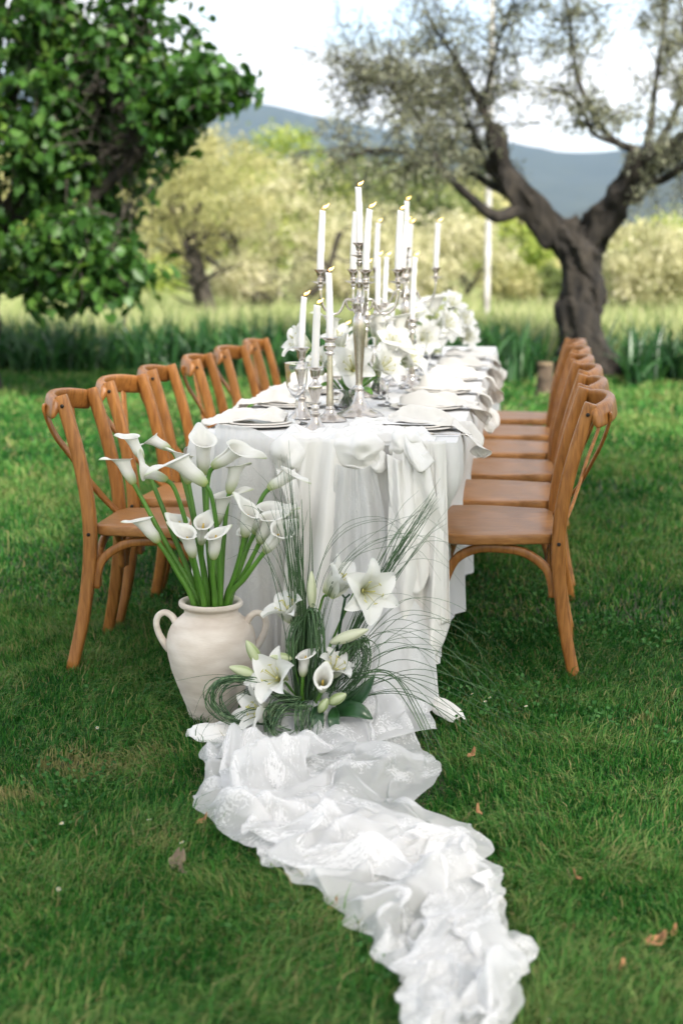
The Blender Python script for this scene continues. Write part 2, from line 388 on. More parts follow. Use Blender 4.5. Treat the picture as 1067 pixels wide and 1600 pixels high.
m_tan = mat_leaf('tan_olive_leaf', [(0.17, 0.175, 0.068), (0.27, 0.27, 0.115), (0.38, 0.36, 0.17), (0.50, 0.46, 0.25)], 0.6, 0.45)  # tan olive tone, lifted so the colour carries sunlight on the field
m_yg = mat_leaf('yellow_green_leaf', [(0.12, 0.18, 0.03), (0.21, 0.27, 0.05), (0.32, 0.37, 0.085), (0.44, 0.46, 0.15)], 0.6, 0.42)
m_mid = mat_leaf('mid_green_leaf', [(0.05, 0.08, 0.022), (0.09, 0.13, 0.038), (0.14, 0.18, 0.06), (0.21, 0.24, 0.09)], 0.6, 0.38)
m_fig = mat_leaf('broad_leaf', [(0.012, 0.042, 0.008), (0.025, 0.074, 0.012), (0.045, 0.112, 0.018), (0.11, 0.19, 0.035)], 0.45, 0.30, spec=0.3)

def twigs_from(poly, rng, n, lmin, lmax, t0=0.35, up=0.25, out=None):
    Q = catmull(poly, 24); res = []
    for _ in range(n):
        t = rng.uniform(t0, 1.0); i = min(int(t * 23), 22); p = Q[i]; tg = Q[i + 1] - Q[i]; tg = tg / (np.linalg.norm(tg) + 1e-9)
        d = rng.normal(0, 1, 3) + 0.6 * tg; d[2] += up; d /= np.linalg.norm(d)
        l = rng.uniform(lmin, lmax); k = rng.normal(0, 0.25, 3)
        res.append(np.array([p, p + d * l * 0.5 + k * l * 0.2, p + d * l + k * l * 0.3 - np.array([0, 0, 0.18 * l])]))
    return res
def sample_twigs(tw, per, rng, jitter):
    P = []; 
    for q in tw:
        c = catmull(q, 8); L = np.linalg.norm(q[-1] - q[0]); k = max(3, int(per * L))
        t = rng.uniform(0.12, 1.0, k) * 7; i = np.minimum(t.astype(int), 6); f = (t - i)[:, None]
        P.append(c[i] * (1 - f) + c[i + 1] * f + rng.normal(0, jitter, (k, 3)))
    return np.concatenate(P)

# low clover and broad weeds between the grass
n = 26000; cx_ = RNG.uniform(-2.2, 1.3, n); cy_ = RNG.uniform(1.8, 6.5, n); k = in_view(cx_, cy_, 0.6) & (fbm(cx_, cy_, 2.6, 3, 21) > 0.60) & ~inpoly(cx_, cy_, TRAIL); cx_, cy_ = cx_[k], cy_[k]
P = np.stack([cx_, cy_, RNG.uniform(0.012, 0.034, len(cx_))], 1); V, T, m = leafcloud(P, 0.013, 0.012, RNG, -0.6, broad=True)
m_clover = mat_leaf('clover_leaf', [(0.020, 0.085, 0.018), (0.040, 0.13, 0.03), (0.075, 0.18, 0.05)], 0.6, 0.25, spec=0.15)
tag(mkme('clover', trimesh('clover', V, T), m_clover, None, smooth=False, attrs={'rnd': np.repeat(RNG.random(len(P)), m)}), 'small round clover leaves in patches between the grass', 'clover', kind='stuff')
# the old olive at the right of the table
OL = dict(
 left=[(0.49,16.2,1.38,.226),(0.21,16.1,1.67,.204),(-0.1,16.0,1.95,.19),(-0.28,15.9,2.15,.182),(-0.37,15.9,2.35,.153),(-0.43,15.9,2.6,.109),(-0.44,15.9,2.67,.058)],
 a=[(-0.4,15.9,2.53,.073),(-0.54,15.9,2.85,.055),(-0.76,16.0,3.25,.04),(-0.95,16.1,3.57,.029),(-1.17,16.2,3.89,.018)],
 c=[(-0.12,16.0,1.86,.095),(-0.39,15.8,1.76,.08),(-0.66,15.6,1.95,.058),(-0.95,15.3,2.21,.044),(-1.27,15.1,2.37,.029),(-1.6,15.0,2.4,.022),(-1.92,14.9,2.34,.015)],
 d=[(-0.26,15.9,2.08,.08),(-0.53,16.1,2.35,.055),(-0.68,16.2,2.7,.036),(-0.85,16.4,3.09,.026),(-1.04,16.5,3.38,.015)],
 f=[(-0.29,16.0,2.03,.073),(-0.63,16.4,2.23,.047),(-0.91,16.7,2.53,.033),(-1.06,16.9,2.94,.022),(-1.3,17.1,3.39,.015)],
 right=[(0.57,16.2,1.4,.219),(0.79,16.1,1.72,.182),(1.02,16.0,2.05,.168),(1.16,15.9,2.31,.168),(1.38,15.8,2.45,.117),(1.7,15.6,2.57,.08),(2.03,15.4,2.94,.044)],
 g=[(1.12,15.9,2.44,.058),(0.86,15.8,2.54,.044),(0.63,15.7,2.79,.036),(0.46,15.6,3.12,.029),(0.37,15.6,3.5,.022),(0.3,15.6,3.89,.015)],
 h=[(1.21,16.0,2.45,.058),(1.26,16.2,3.01,.036),(1.32,16.3,3.44,.029),(1.36,16.4,3.8,.022),(1.31,16.5,4.35,.015)],
 i=[(1.04,16.0,2.09,.08),(1.33,15.7,2.13,.058),(1.64,15.4,2.31,.044),(1.97,15.2,2.39,.029)],
 j=[(0.85,15.8,2.53,.033),(0.6,15.6,2.62,.026),(0.46,15.4,2.87,.018),(0.22,15.2,3.07,.011)],
 k=[(1.29,16.3,2.44,.058),(1.57,16.6,3.01,.04),(1.67,16.8,3.58,.029),(1.56,16.9,4.15,.018)],
 l=[(-0.95,15.3,2.21,.030),(-1.2,15.6,2.75,.025),(-1.55,15.8,3.15,.018),(-1.85,15.9,3.35,.010)],
 m=[(-0.68,16.2,2.7,.030),(-1.15,16.0,3.0,.022),(-1.6,15.9,3.3,.015),(-2.05,15.8,3.15,.008)],
 n=[(-0.54,15.9,2.85,.030),(-0.45,15.7,3.4,.024),(-0.3,15.6,3.8,.016),(-0.2,15.6,4.2,.010)],
)
def knobbly(V, amp, s, seed):
    V = np.asarray(V, float); a = np.stack([vnoise(V[:, 0] + V[:, 2], V[:, 1] + V[:, 2] * 0.7, s, seed + k) for k in range(3)], 1) - 0.5
    return V + a * 2 * amp
olive = thing('olive_tree', (0.6, 16.2, 0), label='old gnarled olive tree with forked trunk right of the table', cat='tree')
org = np.array([0.6, 16.2, 0.0])
mb = MB()
tr = [(0.66,16.2,-0.06,.42),(0.60,16.2,0.12,.33),(0.57,16.2,0.4,.275),(0.54,16.2,0.75,.262),(0.53,16.2,1.06,.28),(0.52,16.2,1.34,.325),(0.52,16.2,1.55,.26),(0.55,16.2,1.68,.10)]
def addlimb(mb, pts, sides=14, n=None, kn=0.0, seed=0, slim=0.86):
    P = catmull([p[:3] for p in pts], n or 6 * len(pts)); rr = [p[3] for p in pts]
    rad = np.interp(np.linspace(0, 1, len(P)), np.linspace(0, 1, len(rr)), rr) * slim
    V, Fc = tube(P, rad, sides); V = knobbly(V, kn, 4.0, seed) if kn else V
    if kn > 0.03: V = np.array(V) * [1, 1, 1]; V = knobbly(np.array(V) * [1, 1, 0.35], kn * 0.55, 11.0, seed + 7) / np.array([1, 1, 0.35]); V = knobbly(V, 0.014, 30.0, seed + 9)
    mb.add(V - org, Fc)
addlimb(mb, tr, 64, 120, 0.075, 1)
for q, nm in enumerate(OL): addlimb(mb, OL[nm], 36 if nm in ('left', 'right') else 8, None, 0.055 if nm in ('left', 'right', 'stub') else 0.012, q + 2)
rg = np.random.default_rng(21)
tw = []
for nm, cnt in dict(a=44, c=40, d=32, f=32, g=36, h=34, i=20, j=22, k=30, l=40, m=46, n=30, right=12).items():
    t1 = twigs_from([p[:3] for p in OL[nm]], rg, cnt, 0.25, 0.75, 0.25 if nm not in ('c', 'right') else 0.45, 0.15); tw += t1
    for q in t1:
        if rg.random() < 0.7: tw += twigs_from(q, rg, 2, 0.15, 0.40, 0.3, 0.0)
# keep the window of sky and hill between the two big limbs open
def olive_ok(p): return not (-0.05 < p[0] < 0.9 and p[2] < 2.55)
tw = [q for q in tw if olive_ok(q[1]) and olive_ok(q[2])]
for q in tw:
    V, Fc = tube(catmull(q, 4), [0.008, 0.003], 4, cap=False); mb.add(V - org, Fc)
ot = mb.build('trunk', m_bark_o, olive)
P = sample_twigs(tw, 66, rg, 0.05)
P = P[~((P[:, 0] > 0.0) & (P[:, 0] < 0.9) & (P[:, 2] < 2.4))]
V, T, m = leafcloud(P - org, 0.078, 0.022, rg, 0.2)
mkme('crown', trimesh('crown', V, T), m_olive, olive, smooth=False, attrs={'rnd': np.repeat(np.clip(rg.normal(0.45, 0.28, len(P)), 0, 1), m)})

# broad-leaved tree hanging in from the left
figt = thing('broad_leaved_tree', (-5.45, 13.6, 0), label='dense broad-leaved tree with glossy dark green leaves at the left edge', cat='tree')
org = np.array([-6.3, 13.6, 0.0]); mb = MB(); rg = np.random.default_rng(33)
addlimb(mb, [(-6.3,13.6,-0.1,.30),(-6.25,13.6,0.5,.22),(-6.15,13.5,1.1,.20),(-6.1,13.5,1.7,.17),(-6.0,13.4,2.6,.12),(-5.8,13.4,3.8,.07)], 14, 40, 0.03, 5)
limbs = [[(-6.1,13.5,1.2,.11),(-5.3,13.2,1.55,.085),(-4.7,13.0,2.0,.06),(-4.1,12.9,2.5,.035),(-3.65,12.8,2.72,.010)],
 [(-6.1,13.5,1.5,.10),(-5.4,13.2,2.2,.08),(-4.8,13.0,2.8,.05),(-4.2,12.9,3.3,.02)],
 [(-6.0,13.4,2.3,.09),(-5.5,13.1,3.1,.06),(-5.0,12.9,3.8,.03)],
 [(-6.1,13.5,1.0,.09),(-5.6,13.0,1.1,.07),(-5.0,12.7,1.05,.045),(-4.4,12.6,0.95,.02)],
 [(-6.1,13.5,1.6,.09),(-6.3,12.8,2.2,.06),(-6.1,12.3,2.8,.03)],
 [(-6.1,13.5,1.3,.10),(-7.0,13.2,1.8,.07),(-7.7,13.0,2.3,.03)],
 [(-6.0,13.4,2.6,.08),(-6.9,13.3,3.3,.05),(-7.4,13.2,4.0,.02)],
 [(-5.8,13.4,3.4,.06),(-5.4,13.4,4.2,.04),(-5.1,13.3,4.9,.02)],
 [(-5.3,13.2,1.55,.05),(-4.9,12.8,1.4,.035),(-4.5,12.6,1.55,.015)],
 [(-6.1,13.6,1.5,.10),(-5.5,14.4,2.2,.07),(-4.9,14.7,2.8,.03)]]
for q, l in enumerate(limbs): addlimb(mb, l, 10, None, 0.012, q)
tw = []
for l in limbs:
    t1 = twigs_from([p[:3] for p in l], rg, 38, 0.35, 0.9, 0.25, 0.1); tw += t1
    for q in t1: tw += twigs_from(q, rg, 2, 0.2, 0.5, 0.3, 0.0)
for l in (limbs[0][2:], limbs[1][1:]):
    t1 = twigs_from([p[:3] for p in l], rg, 60, 0.25, 0.7, 0.1, 0.1); tw += t1
    for q in t1: tw += twigs_from(q, rg, 2, 0.2, 0.4, 0.3, 0.0)
# crown outline on the right: full at the top, drooping finger at two and a half metres, cut in below
def fig_ok(p):
    z = p[2]; lim = np.interp(z, [0.6, 0.9, 1.3, 1.7, 2.1, 2.35, 2.6, 2.9, 3.3, 3.8, 4.5], [-4.30, -4.15, -4.10, -4.20, -4.15, -3.95, -3.35, -3.35, -3.65, -4.10, -4.5])
    lim = lim + 0.95 * (fbm(p[1] * 1.3, z * 2.4, 1.6, 2, 4) - 0.55)
    return p[0] < lim and z > 0.62 + 0.35 * vnoise(p[0] * 2.2, p[1], 1.5, 6)
tw = [q for q in tw if fig_ok(q[1]) and fig_ok(q[2])]
for q in tw:
    V, Fc = tube(catmull(q, 4), [0.010, 0.004], 4, cap=False); mb.add(V - org, Fc)
mb.build('trunk', m_bark_d, figt)
P = sample_twigs(tw, 36, rg, 0.075); P = P[[fig_ok(p) for p in P]]; P = P[fbm(P[:, 0] * 1.5 + P[:, 2], P[:, 1] * 1.1 + P[:, 2] * 1.4, 1.5, 2, 6) > 0.33]
V, T, m = leafcloud(P - org, 0.120, 0.088, rg, 0.85, broad=True)
mkme('crown', trimesh('crown', V, T), m_fig, figt, smooth=False, attrs={'rnd': np.repeat(np.clip(rg.normal(0.42, 0.26, len(P)), 0, 1), m)})
print('fig leaves', len(P))

def canopy(tree, org, C, rad, n, ncl, L, W, mat, rg, limbs, zmin, bark):
    """the high spreading part of a crown: clumps of leaves on their own limbs"""
    mb = MB(); d = rg.normal(0, 1, (ncl, 3)); d /= np.linalg.norm(d, axis=1)[:, None]; cl = np.array(C) + d * (rg.random(ncl) ** 0.45)[:, None] * np.array(rad); cl[:, 2] = np.maximum(cl[:, 2], zmin + 0.5)
    for s0 in limbs:
        P = np.array([p[:3] for p in s0]); V, Fc = tube(catmull(P, 20), [p[3] for p in s0], 10); mb.add(knobbly(V, 0.02, 4, 3) - org, Fc)
    ends = np.array([s0[-1][:3] for s0 in limbs] + [s0[len(s0) // 2][:3] for s0 in limbs])
    for c in cl:
        e = ends[np.argmin(np.linalg.norm(ends - c, axis=1))]; V, Fc = tube(catmull([e, (e + c) / 2 + rg.normal(0, 0.2, 3), c], 8), [0.045, 0.012], 5); mb.add(V - org, Fc)
    mb.build('limbs', bark, tree)
    k = rg.integers(0, ncl, n); P = cl[k] + rg.normal(0, 1, (n, 3)) * np.array([0.62, 0.62, 0.36]); P = P[P[:, 2] > zmin]
    V, T, m = leafcloud(P - org, L, W, rg, 0.6, broad=True)
    mkme('upper_crown', trimesh('upper_crown', V, T), mat, tree, smooth=False, attrs={'rnd': np.repeat(np.clip(rg.normal(0.45, 0.26, len(P)), 0, 1), m)})
rg = np.random.default_rng(91)
added_shade_tree = thing('broad_leaved_tree', (4.9, -1.0, 0), label='unseen tall broad-leaved tree added outside the right edge to shade the table', cat='tree'); org2 = np.array([4.9, -1.0, 0.0])  # added tree, out of view, placed to shade the foreground
org = org2; mb = MB(); addlimb(mb, [(4.90,-1.00,-0.1,.36),(4.88,-1.00,0.6,.28),(4.80,-1.00,2.0,.24),(4.70,-0.90,3.6,.18),(4.60,-0.90,5.0,.12)], 14, 40, 0.03, 6); mb.build('trunk', m_bark_d, added_shade_tree)
canopy(added_shade_tree, org2, (3.8, -0.7, 6.2), (3.0, 5.2, 1.5), 3800, 64, 0.20, 0.16, m_fig, rg, [[(4.70,-0.90,3.6,.12),(3.90,-1.00,5.0,.09),(2.50,-1.20,6.1,.04)], [(4.70,-0.90,3.6,.12),(4.30,0.60,5.0,.09),(3.90,3.00,6.2,.04)], [(4.70,-0.90,3.4,.12),(4.50,-2.40,5.0,.09),(3.90,-4.40,6.2,.04)], [(4.70,-0.90,3.8,.1),(5.50,-0.80,5.2,.07),(6.30,-0.60,6.4,.03)]], 4.0, m_bark_d)
def bgtree(name, label, x, y, rx, cz, rz, mat, nleaf, L, W, seed, stems=2, lean=0.2, group='trees in the field behind', bark=None, ry=None):
    rg = np.random.default_rng(seed); o = thing(name, (x, y, 0), label=label, cat='tree', group=group); mb = MB()
    ry = ry or rx; cen = []
    for k in range(stems):
        a = rg.uniform(-1, 1); b0 = np.array([rg.normal(0, 0.15), rg.normal(0, 0.15), -0.08])
        top = np.array([a * rx * 0.5 + lean * rg.normal(), rg.normal(0, 0.3), cz - 0.25 * rz])
        md = b0 * 0.45 + top * 0.55 + np.array([rg.normal(0, 0.18), 0, -0.1])
        pts = catmull([b0, b0 * 0.8 + md * 0.2 + rg.normal(0, 0.05, 3), md, top], 14); V, Fc = tube(pts, [0.13, 0.085, 0.05], 7); mb.add(knobbly(V, 0.015, 5, seed), Fc)
        for q in range(6):
            i = rg.integers(6, 13); th = rg.uniform(0, 6.28); e = pts[i] + np.array([math.cos(th) * rx * 0.6, math.sin(th) * ry * 0.6, rg.uniform(0.1, 0.8) * rz])
            V, Fc = tube(catmull([pts[i], (pts[i] + e) / 2 + rg.normal(0, 0.12, 3), e], 7), [0.035, 0.012], 5); mb.add(V, Fc)
    mb.build('trunk', bark or m_bark_d, o)
    nc = 60; d = rg.normal(0, 1, (nc, 3)); d /= np.linalg.norm(d, axis=1)[:, None]; r = rg.uniform(0.35, 1.0, nc) ** 0.6
    C = d * r[:, None] * np.array([rx, ry, rz]) + np.array([0, 0, cz]); C[:, 2] = np.maximum(C[:, 2], 0.25)
    size = rg.uniform(0.10, 0.30, nc) * rx * 0.62
    k = rg.integers(0, nc, nleaf); P = C[k] + rg.normal(0, 1, (nleaf, 3)) * size[k][:, None] * np.array([1, 1, 0.8])
    P = P[P[:, 2] > 0.15]; k = k[:len(P)]
    tone = rg.normal(0, 0.2, nc)
    V, T, m = leafcloud(P, L, W, rg, 0.15)
    mkme('crown', trimesh('crown', V, T), mat, o, smooth=False, attrs={'rnd': np.repeat(np.clip(0.45 + tone[k] + rg.normal(0, 0.22, len(P)), 0, 1), m)})
    return o
def bx(px, D): return D * (px - 830) / 2200.0
def bz(py, D): return 1.28 + (409 - py) * D / 2222.0
def place(name, label, px, D, half, ptop, pbot, mat, nl, L, W, seed, stems=2, lean=0.25, **kw):
    zt, zb = bz(ptop, D), max(0.35, bz(pbot, D)); return bgtree(name, label, bx(px, D), D, half * D / 2222.0, (zt + zb) / 2, (zt - zb) / 2 * 0.92, mat, nl, L, W, seed, stems, lean, **kw)
place('olive_tree', 'loose tan olive tree with thin leaning stems behind the left chairs', 335, 25, 110, 190, 400, m_tan, 5200, 0.10, 0.04, 1, 4, 0.6)
place('olive_tree', 'olive tree with dark leaning trunk left of the candles', 450, 28, 85, 240, 440, m_pale, 4600, 0.11, 0.045, 2, 4, 0.8)
place('olive_tree', 'pale olive tree right behind the tall candelabra', 575, 33, 105, 320, 530, m_pale, 6000, 0.13, 0.055, 3)
place('olive_tree', 'pale low olive tree beside the white pole', 705, 35, 95, 335, 525, m_pale, 5500, 0.14, 0.06, 4)
place('olive_tree', 'pale silvery olive tree right of the old trunk', 1010, 27, 95, 345, 545, m_pale, 6500, 0.12, 0.05, 5, ry=1.0)
place('olive_tree', 'pale olive tree cut by the right edge', 1130, 30, 90, 330, 530, m_pale, 5000, 0.13, 0.05, 6)
place('field_tree', 'broad tan-green tree rising behind the left olives', 300, 46, 130, 188, 420, m_tan, 5200, 0.19, 0.09, 7)
place('field_tree', 'tall olive-green tree left of the highest candle', 455, 50, 95, 198, 420, m_yg, 4200, 0.20, 0.10, 8)
place('field_tree', 'grey-green tree behind the highest candle', 570, 52, 110, 225, 430, m_mid, 6500, 0.20, 0.09, 9)
place('field_tree', 'grey-green tree under the olive branch left of the pole', 680, 48, 100, 245, 430, m_mid, 6000, 0.20, 0.09, 10)
place('field_tree', 'yellow-green bush tree under the fork of the old olive', 800, 44, 75, 345, 490, m_yg, 4500, 0.18, 0.09, 11)
place('field_tree', 'small dark green bush left of the old trunk', 858, 33, 26, 415, 505, m_mid, 1500, 0.13, 0.06, 12)
place('field_tree', 'dark green bush right of the old trunk', 950, 36, 40, 385, 500, m_mid, 2200, 0.15, 0.07, 13)
place('field_tree', 'yellow-green tree at the far right behind pale olives', 1060, 52, 90, 340, 470, m_yg, 4500, 0.20, 0.10, 14)
place('field_tree', 'yellow-green bush below the hanging left crown', 190, 38, 110, 420, 520, m_yg, 3500, 0.16, 0.08, 15)
place('field_tree', 'yellow-green tree between the two left olives', 410, 60, 70, 300, 470, m_yg, 4000, 0.22, 0.11, 16)
place('field_tree', 'yellow-green tree seen through the left crown', 60, 50, 140, 330, 500, m_yg, 5000, 0.20, 0.10, 17)
place('olive_bush', 'pale low bush left of the dark leaning trunk', 395, 27, 60, 395, 530, m_pale, 2600, 0.11, 0.045, 21, 3, group='bushes in the field behind')
place('olive_bush', 'pale low bush behind the front candelabra', 515, 30, 60, 400, 528, m_pale, 2600, 0.12, 0.05, 22, 3, group='bushes in the field behind')
place('olive_bush', 'pale bush just left of the white pole', 640, 30, 60, 390, 528, m_pale, 2600, 0.12, 0.05, 23, 3, group='bushes in the field behind')
place('olive_bush', 'pale bush between the white pole and the old olive', 800, 31, 45, 405, 520, m_tan, 1800, 0.12, 0.05, 24, 3, group='bushes in the field behind')
# far wood across the valley side
rg = np.random.default_rng(55); n = 26000
D = rg.uniform(70, 160, n); px = rg.uniform(-700, 1700, n); hump = fbm(px * 0.02 + D * 0.1, D * 0.05, 1.0, 3)
ht = np.interp(px, [-700, 200, 760, 830, 1100, 1700], [260, 250, 290, 365, 360, 300])
P = np.stack([bx(px, D), D, np.maximum(0.2, rg.random(n) ** 0.6 * (bz(ht, D)) * (0.75 + 0.5 * hump))], 1)
V, T, m = leafcloud(P, 0.9, 0.6, rg, 0.1)
o = mkme('far_wood', trimesh('far_wood', V, T), m_tan, None, smooth=False, attrs={'rnd': np.repeat(np.clip(0.4 + 0.7 * (hump - 0.5) + rg.normal(0, 0.2, n), 0, 1), m)})
tag(o, 'far olive-green wood closing the field below the mountain', 'wood', kind='stuff')

# pale pole, stump
m_pole = mat_noise('weathered_white_pole', (0.20, 0.19, 0.18), (0.52, 0.51, 0.49), 2.0, 0.5, 3, stretch=(0.2, 0.2, 1.2), lo=0.35, hi=0.65)
V, Fc = lathe([(0.055, -0.1), (0.052, 0.0), (0.048, 4.0), (0.045, 7.0), (0.02, 7.05)], 14)
po = mk('pole', V, Fc, m_pole, loc=(bx(764, 24), 24, 0)); tag(po, 'tall slender white pole standing behind the old olive', 'pole')
m_stump = mat_noise('stump_wood', (0.03, 0.022, 0.014), (0.10, 0.07, 0.045), 9, 0.95, 6, bump=0.8, bscale=20)
st = thing('tree_stump', (0.15, 13.9, 0), label='short brown tree stump behind the right row of chairs', cat='stump')
V, Fc = lathe(smoothprof([(0.10, -0.03), (0.08, 0.08), (0.075, 0.2), (0.075, 0.33)], 12), 18, cap=False); V = knobbly(V, 0.012, 12, 3); mk('bark', V, Fc, m_stump, st)
m_cut = mat_noise('cut_wood', (0.12, 0.085, 0.05), (0.20, 0.15, 0.09), 30, 0.9); mk('cut_face', *lathe([(0.0005, 0.325), (0.078, 0.325), (0.078, 0.30)], 18), m_cut, st, smooth=False)
# ------------------------------------------------------------------ cloth and wood materials
def mat_cloth(name, col, rough, sheen=0.0, weave=900, wstr=0.08, trans=0.15, spec=0.3, aniso=0.0, wrinkle=0.0):
    m, nt, b = newmat(name); out = nt.nodes['Material Output']
    tc = nt.nodes.new('ShaderNodeTexCoord'); no = nt.nodes.new('ShaderNodeTexNoise'); no.inputs['Scale'].default_value = 6; no.inputs['Detail'].default_value = 5
    rp = nt.nodes.new('ShaderNodeValToRGB'); rp.color_ramp.elements[0].position = 0.3; rp.color_ramp.elements[1].position = 0.7
    rp.color_ramp.elements[0].color = (col[0] * 0.95, col[1] * 0.95, col[2] * 0.94, 1); rp.color_ramp.elements[1].color = (*col, 1)
    nt.links.new(tc.outputs['Object'], no.inputs['Vector']); nt.links.new(no.outputs['Fac'], rp.inputs[0]); nt.links.new(rp.outputs[0], b.inputs['Base Color'])
    b.inputs['Roughness'].default_value = rough; setin(b, 'Specular IOR Level', spec); setin(b, 'Anisotropic', aniso)
    if sheen: setin(b, 'Sheen Weight', sheen)
    n2 = nt.nodes.new('ShaderNodeTexNoise'); n2.inputs['Scale'].default_value = weave; n2.inputs['Detail'].default_value = 2
    bp = nt.nodes.new('ShaderNodeBump'); bp.inputs['Strength'].default_value = wstr; bp.inputs['Distance'].default_value = 0.001
    nt.links.new(tc.outputs['Object'], n2.inputs['Vector']); nt.links.new(n2.outputs['Fac'], bp.inputs['Height'])
    if wrinkle:
        n3 = nt.nodes.new('ShaderNodeTexNoise'); n3.inputs['Scale'].default_value = 14; n3.inputs['Detail'].default_value = 4; n3.inputs['Distortion'].default_value = 0.8
        b2 = nt.nodes.new('ShaderNodeBump'); b2.inputs['Strength'].default_value = wrinkle; b2.inputs['Distance'].default_value = 0.012
        nt.links.new(tc.outputs['Object'], n3.inputs['Vector']); nt.links.new(n3.outputs['Fac'], b2.inputs['Height']); nt.links.new(bp.outputs[0], b2.inputs['Normal']); nt.links.new(b2.outputs[0], b.inputs['Normal'])
    else: nt.links.new(bp.outputs[0], b.inputs['Normal'])
    if trans:
        tr = nt.nodes.new('ShaderNodeBsdfTranslucent'); tr.inputs['Color'].default_value = (*col, 1); ms = nt.nodes.new('ShaderNodeMixShader'); ms.inputs[0].default_value = trans
        nt.links.new(b.outputs[0], ms.inputs[1]); nt.links.new(tr.outputs[0], ms.inputs[2]); nt.links.new(ms.outputs[0], out.inputs['Surface'])
    return m
m_cloth = mat_cloth('white_tablecloth', (0.80, 0.79, 0.775), 0.75, 0.15, trans=0.12, wrinkle=0.12)
m_satin = mat_cloth('ivory_satin', (0.82, 0.80, 0.765), 0.27, 0.1, weave=1500, wstr=0.03, trans=0.08, spec=0.5, aniso=0.4, wrinkle=0.06)
m_napkin = mat_cloth('cream_napkin', (0.79, 0.765, 0.72), 0.8, 0.25, trans=0.15, wrinkle=0.25)
def mat_sheer(name, col, a0, a1, scale=1.0, lace=True):
    """thin net: see-through ground, denser where flowers are worked into it"""
    m, nt, b = newmat(name); out = nt.nodes['Material Output']; N = nt.nodes.new; Lk = nt.links.new
    au = N('ShaderNodeAttribute'); au.attribute_name = 'u'; av = N('ShaderNodeAttribute'); av.attribute_name = 'v'
    cx = N('ShaderNodeCombineXYZ'); Lk(au.outputs['Fac'], cx.inputs[0]); Lk(av.outputs['Fac'], cx.inputs[1])
    vo = N('ShaderNodeTexVoronoi'); vo.inputs['Scale'].default_value = 9 * scale; Lk(cx.outputs[0], vo.inputs['Vector'])
    no = N('ShaderNodeTexNoise'); no.inputs['Scale'].default_value = 60 * scale; no.inputs['Detail'].default_value = 3; no.inputs['Distortion'].default_value = 2.5; Lk(cx.outputs[0], no.inputs['Vector'])
    mt = N('ShaderNodeMath'); mt.operation = 'SUBTRACT'; mt.inputs[0].default_value = 0.52; Lk(vo.outputs['Distance'], mt.inputs[1])
    md = N('ShaderNodeMath'); md.operation = 'MULTIPLY_ADD'; Lk(mt.outputs[0], md.inputs[0]); md.inputs[1].default_value = 0.7; Lk(no.outputs['Fac'], md.inputs[2])
    rp = N('ShaderNodeValToRGB'); rp.color_ramp.elements[0].position = 0.60; rp.color_ramp.elements[1].position = 0.68
    rp.color_ramp.elements[0].color = (a0, a0, a0, 1); rp.color_ramp.elements[1].color = (a1, a1, a1, 1)
    Lk(md.outputs[0], rp.inputs[0])
    b.inputs['Base Color'].default_value = (*col, 1); b.inputs['Roughness'].default_value = 0.7; setin(b, 'Specular IOR Level', 0.2)
    bp = N('ShaderNodeBump'); bp.inputs['Strength'].default_value = 0.2; bp.inputs['Distance'].default_value = 0.001; Lk(md.outputs[0], bp.inputs['Height']); Lk(bp.outputs[0], b.inputs['Normal'])
    tr = N('ShaderNodeBsdfTranslucent'); tr.inputs['Color'].default_value = (*col, 1); m1 = N('ShaderNodeMixShader'); m1.inputs[0].default_value = 0.42
    Lk(b.outputs[0], m1.inputs[1]); Lk(tr.outputs[0], m1.inputs[2])
    tp = N('ShaderNodeBsdfTransparent'); m2 = N('ShaderNodeMixShader'); Lk(rp.outputs[0], m2.inputs[0]); Lk(tp.outputs[0], m2.inputs[1]); Lk(m1.outputs[0], m2.inputs[2])
    Lk(m2.outputs[0], out.inputs['Surface']); return m
m_lace = mat_sheer('white_lace', (0.85, 0.845, 0.84), 0.62, 0.94, 1.0)
m_lace2 = mat_sheer('white_lace_double', (0.80, 0.80, 0.79), 0.86, 0.97, 1.0)
m_chiffon = mat_sheer('white_chiffon', (0.82, 0.81, 0.795), 0.78, 0.84, 0.3)
def mat_wood(name, c1, c2, rough, stretch=(14, 14, 1.6)):
    m, nt, b = newmat(name); N = nt.nodes.new; Lk = nt.links.new
    tc = N('ShaderNodeTexCoord'); oi = N('ShaderNodeObjectInfo'); mp = N('ShaderNodeMapping'); mp.inputs['Scale'].default_value = stretch
    ad = N('ShaderNodeVectorMath'); ad.operation = 'ADD'; Lk(tc.outputs['Object'], ad.inputs[0]); Lk(oi.outputs['Random'], ad.inputs[1])
    Lk(ad.outputs[0], mp.inputs['Vector']); wv = N('ShaderNodeTexNoise'); wv.inputs['Scale'].default_value = 7; wv.inputs['Detail'].default_value = 8; wv.inputs['Distortion'].default_value = 0.6; Lk(mp.outputs[0], wv.inputs['Vector'])
    rp = N('ShaderNodeValToRGB'); rp.color_ramp.elements[0].position = 0.32; rp.color_ramp.elements[1].position = 0.72; rp.color_ramp.elements[0].color = (*c1, 1); rp.color_ramp.elements[1].color = (*c2, 1)
    Lk(wv.outputs['Fac'], rp.inputs[0]); hs = N('ShaderNodeHueSaturation'); mr = N('ShaderNodeMapRange'); mr.inputs[3].default_value = 0.84; mr.inputs[4].default_value = 1.14; Lk(oi.outputs['Random'], mr.inputs[0]); Lk(mr.outputs[0], hs.inputs['Value']); Lk(rp.outputs[0], hs.inputs['Color'])
    Lk(hs.outputs[0], b.inputs['Base Color']); b.inputs['Roughness'].default_value = rough; setin(b, 'Specular IOR Level', 0.4)
    bp = N('ShaderNodeBump'); bp.inputs['Strength'].default_value = 0.12; bp.inputs['Distance'].default_value = 0.002; Lk(wv.outputs['Fac'], bp.inputs['Height']); Lk(bp.outputs[0], b.inputs['Normal'])
    return m
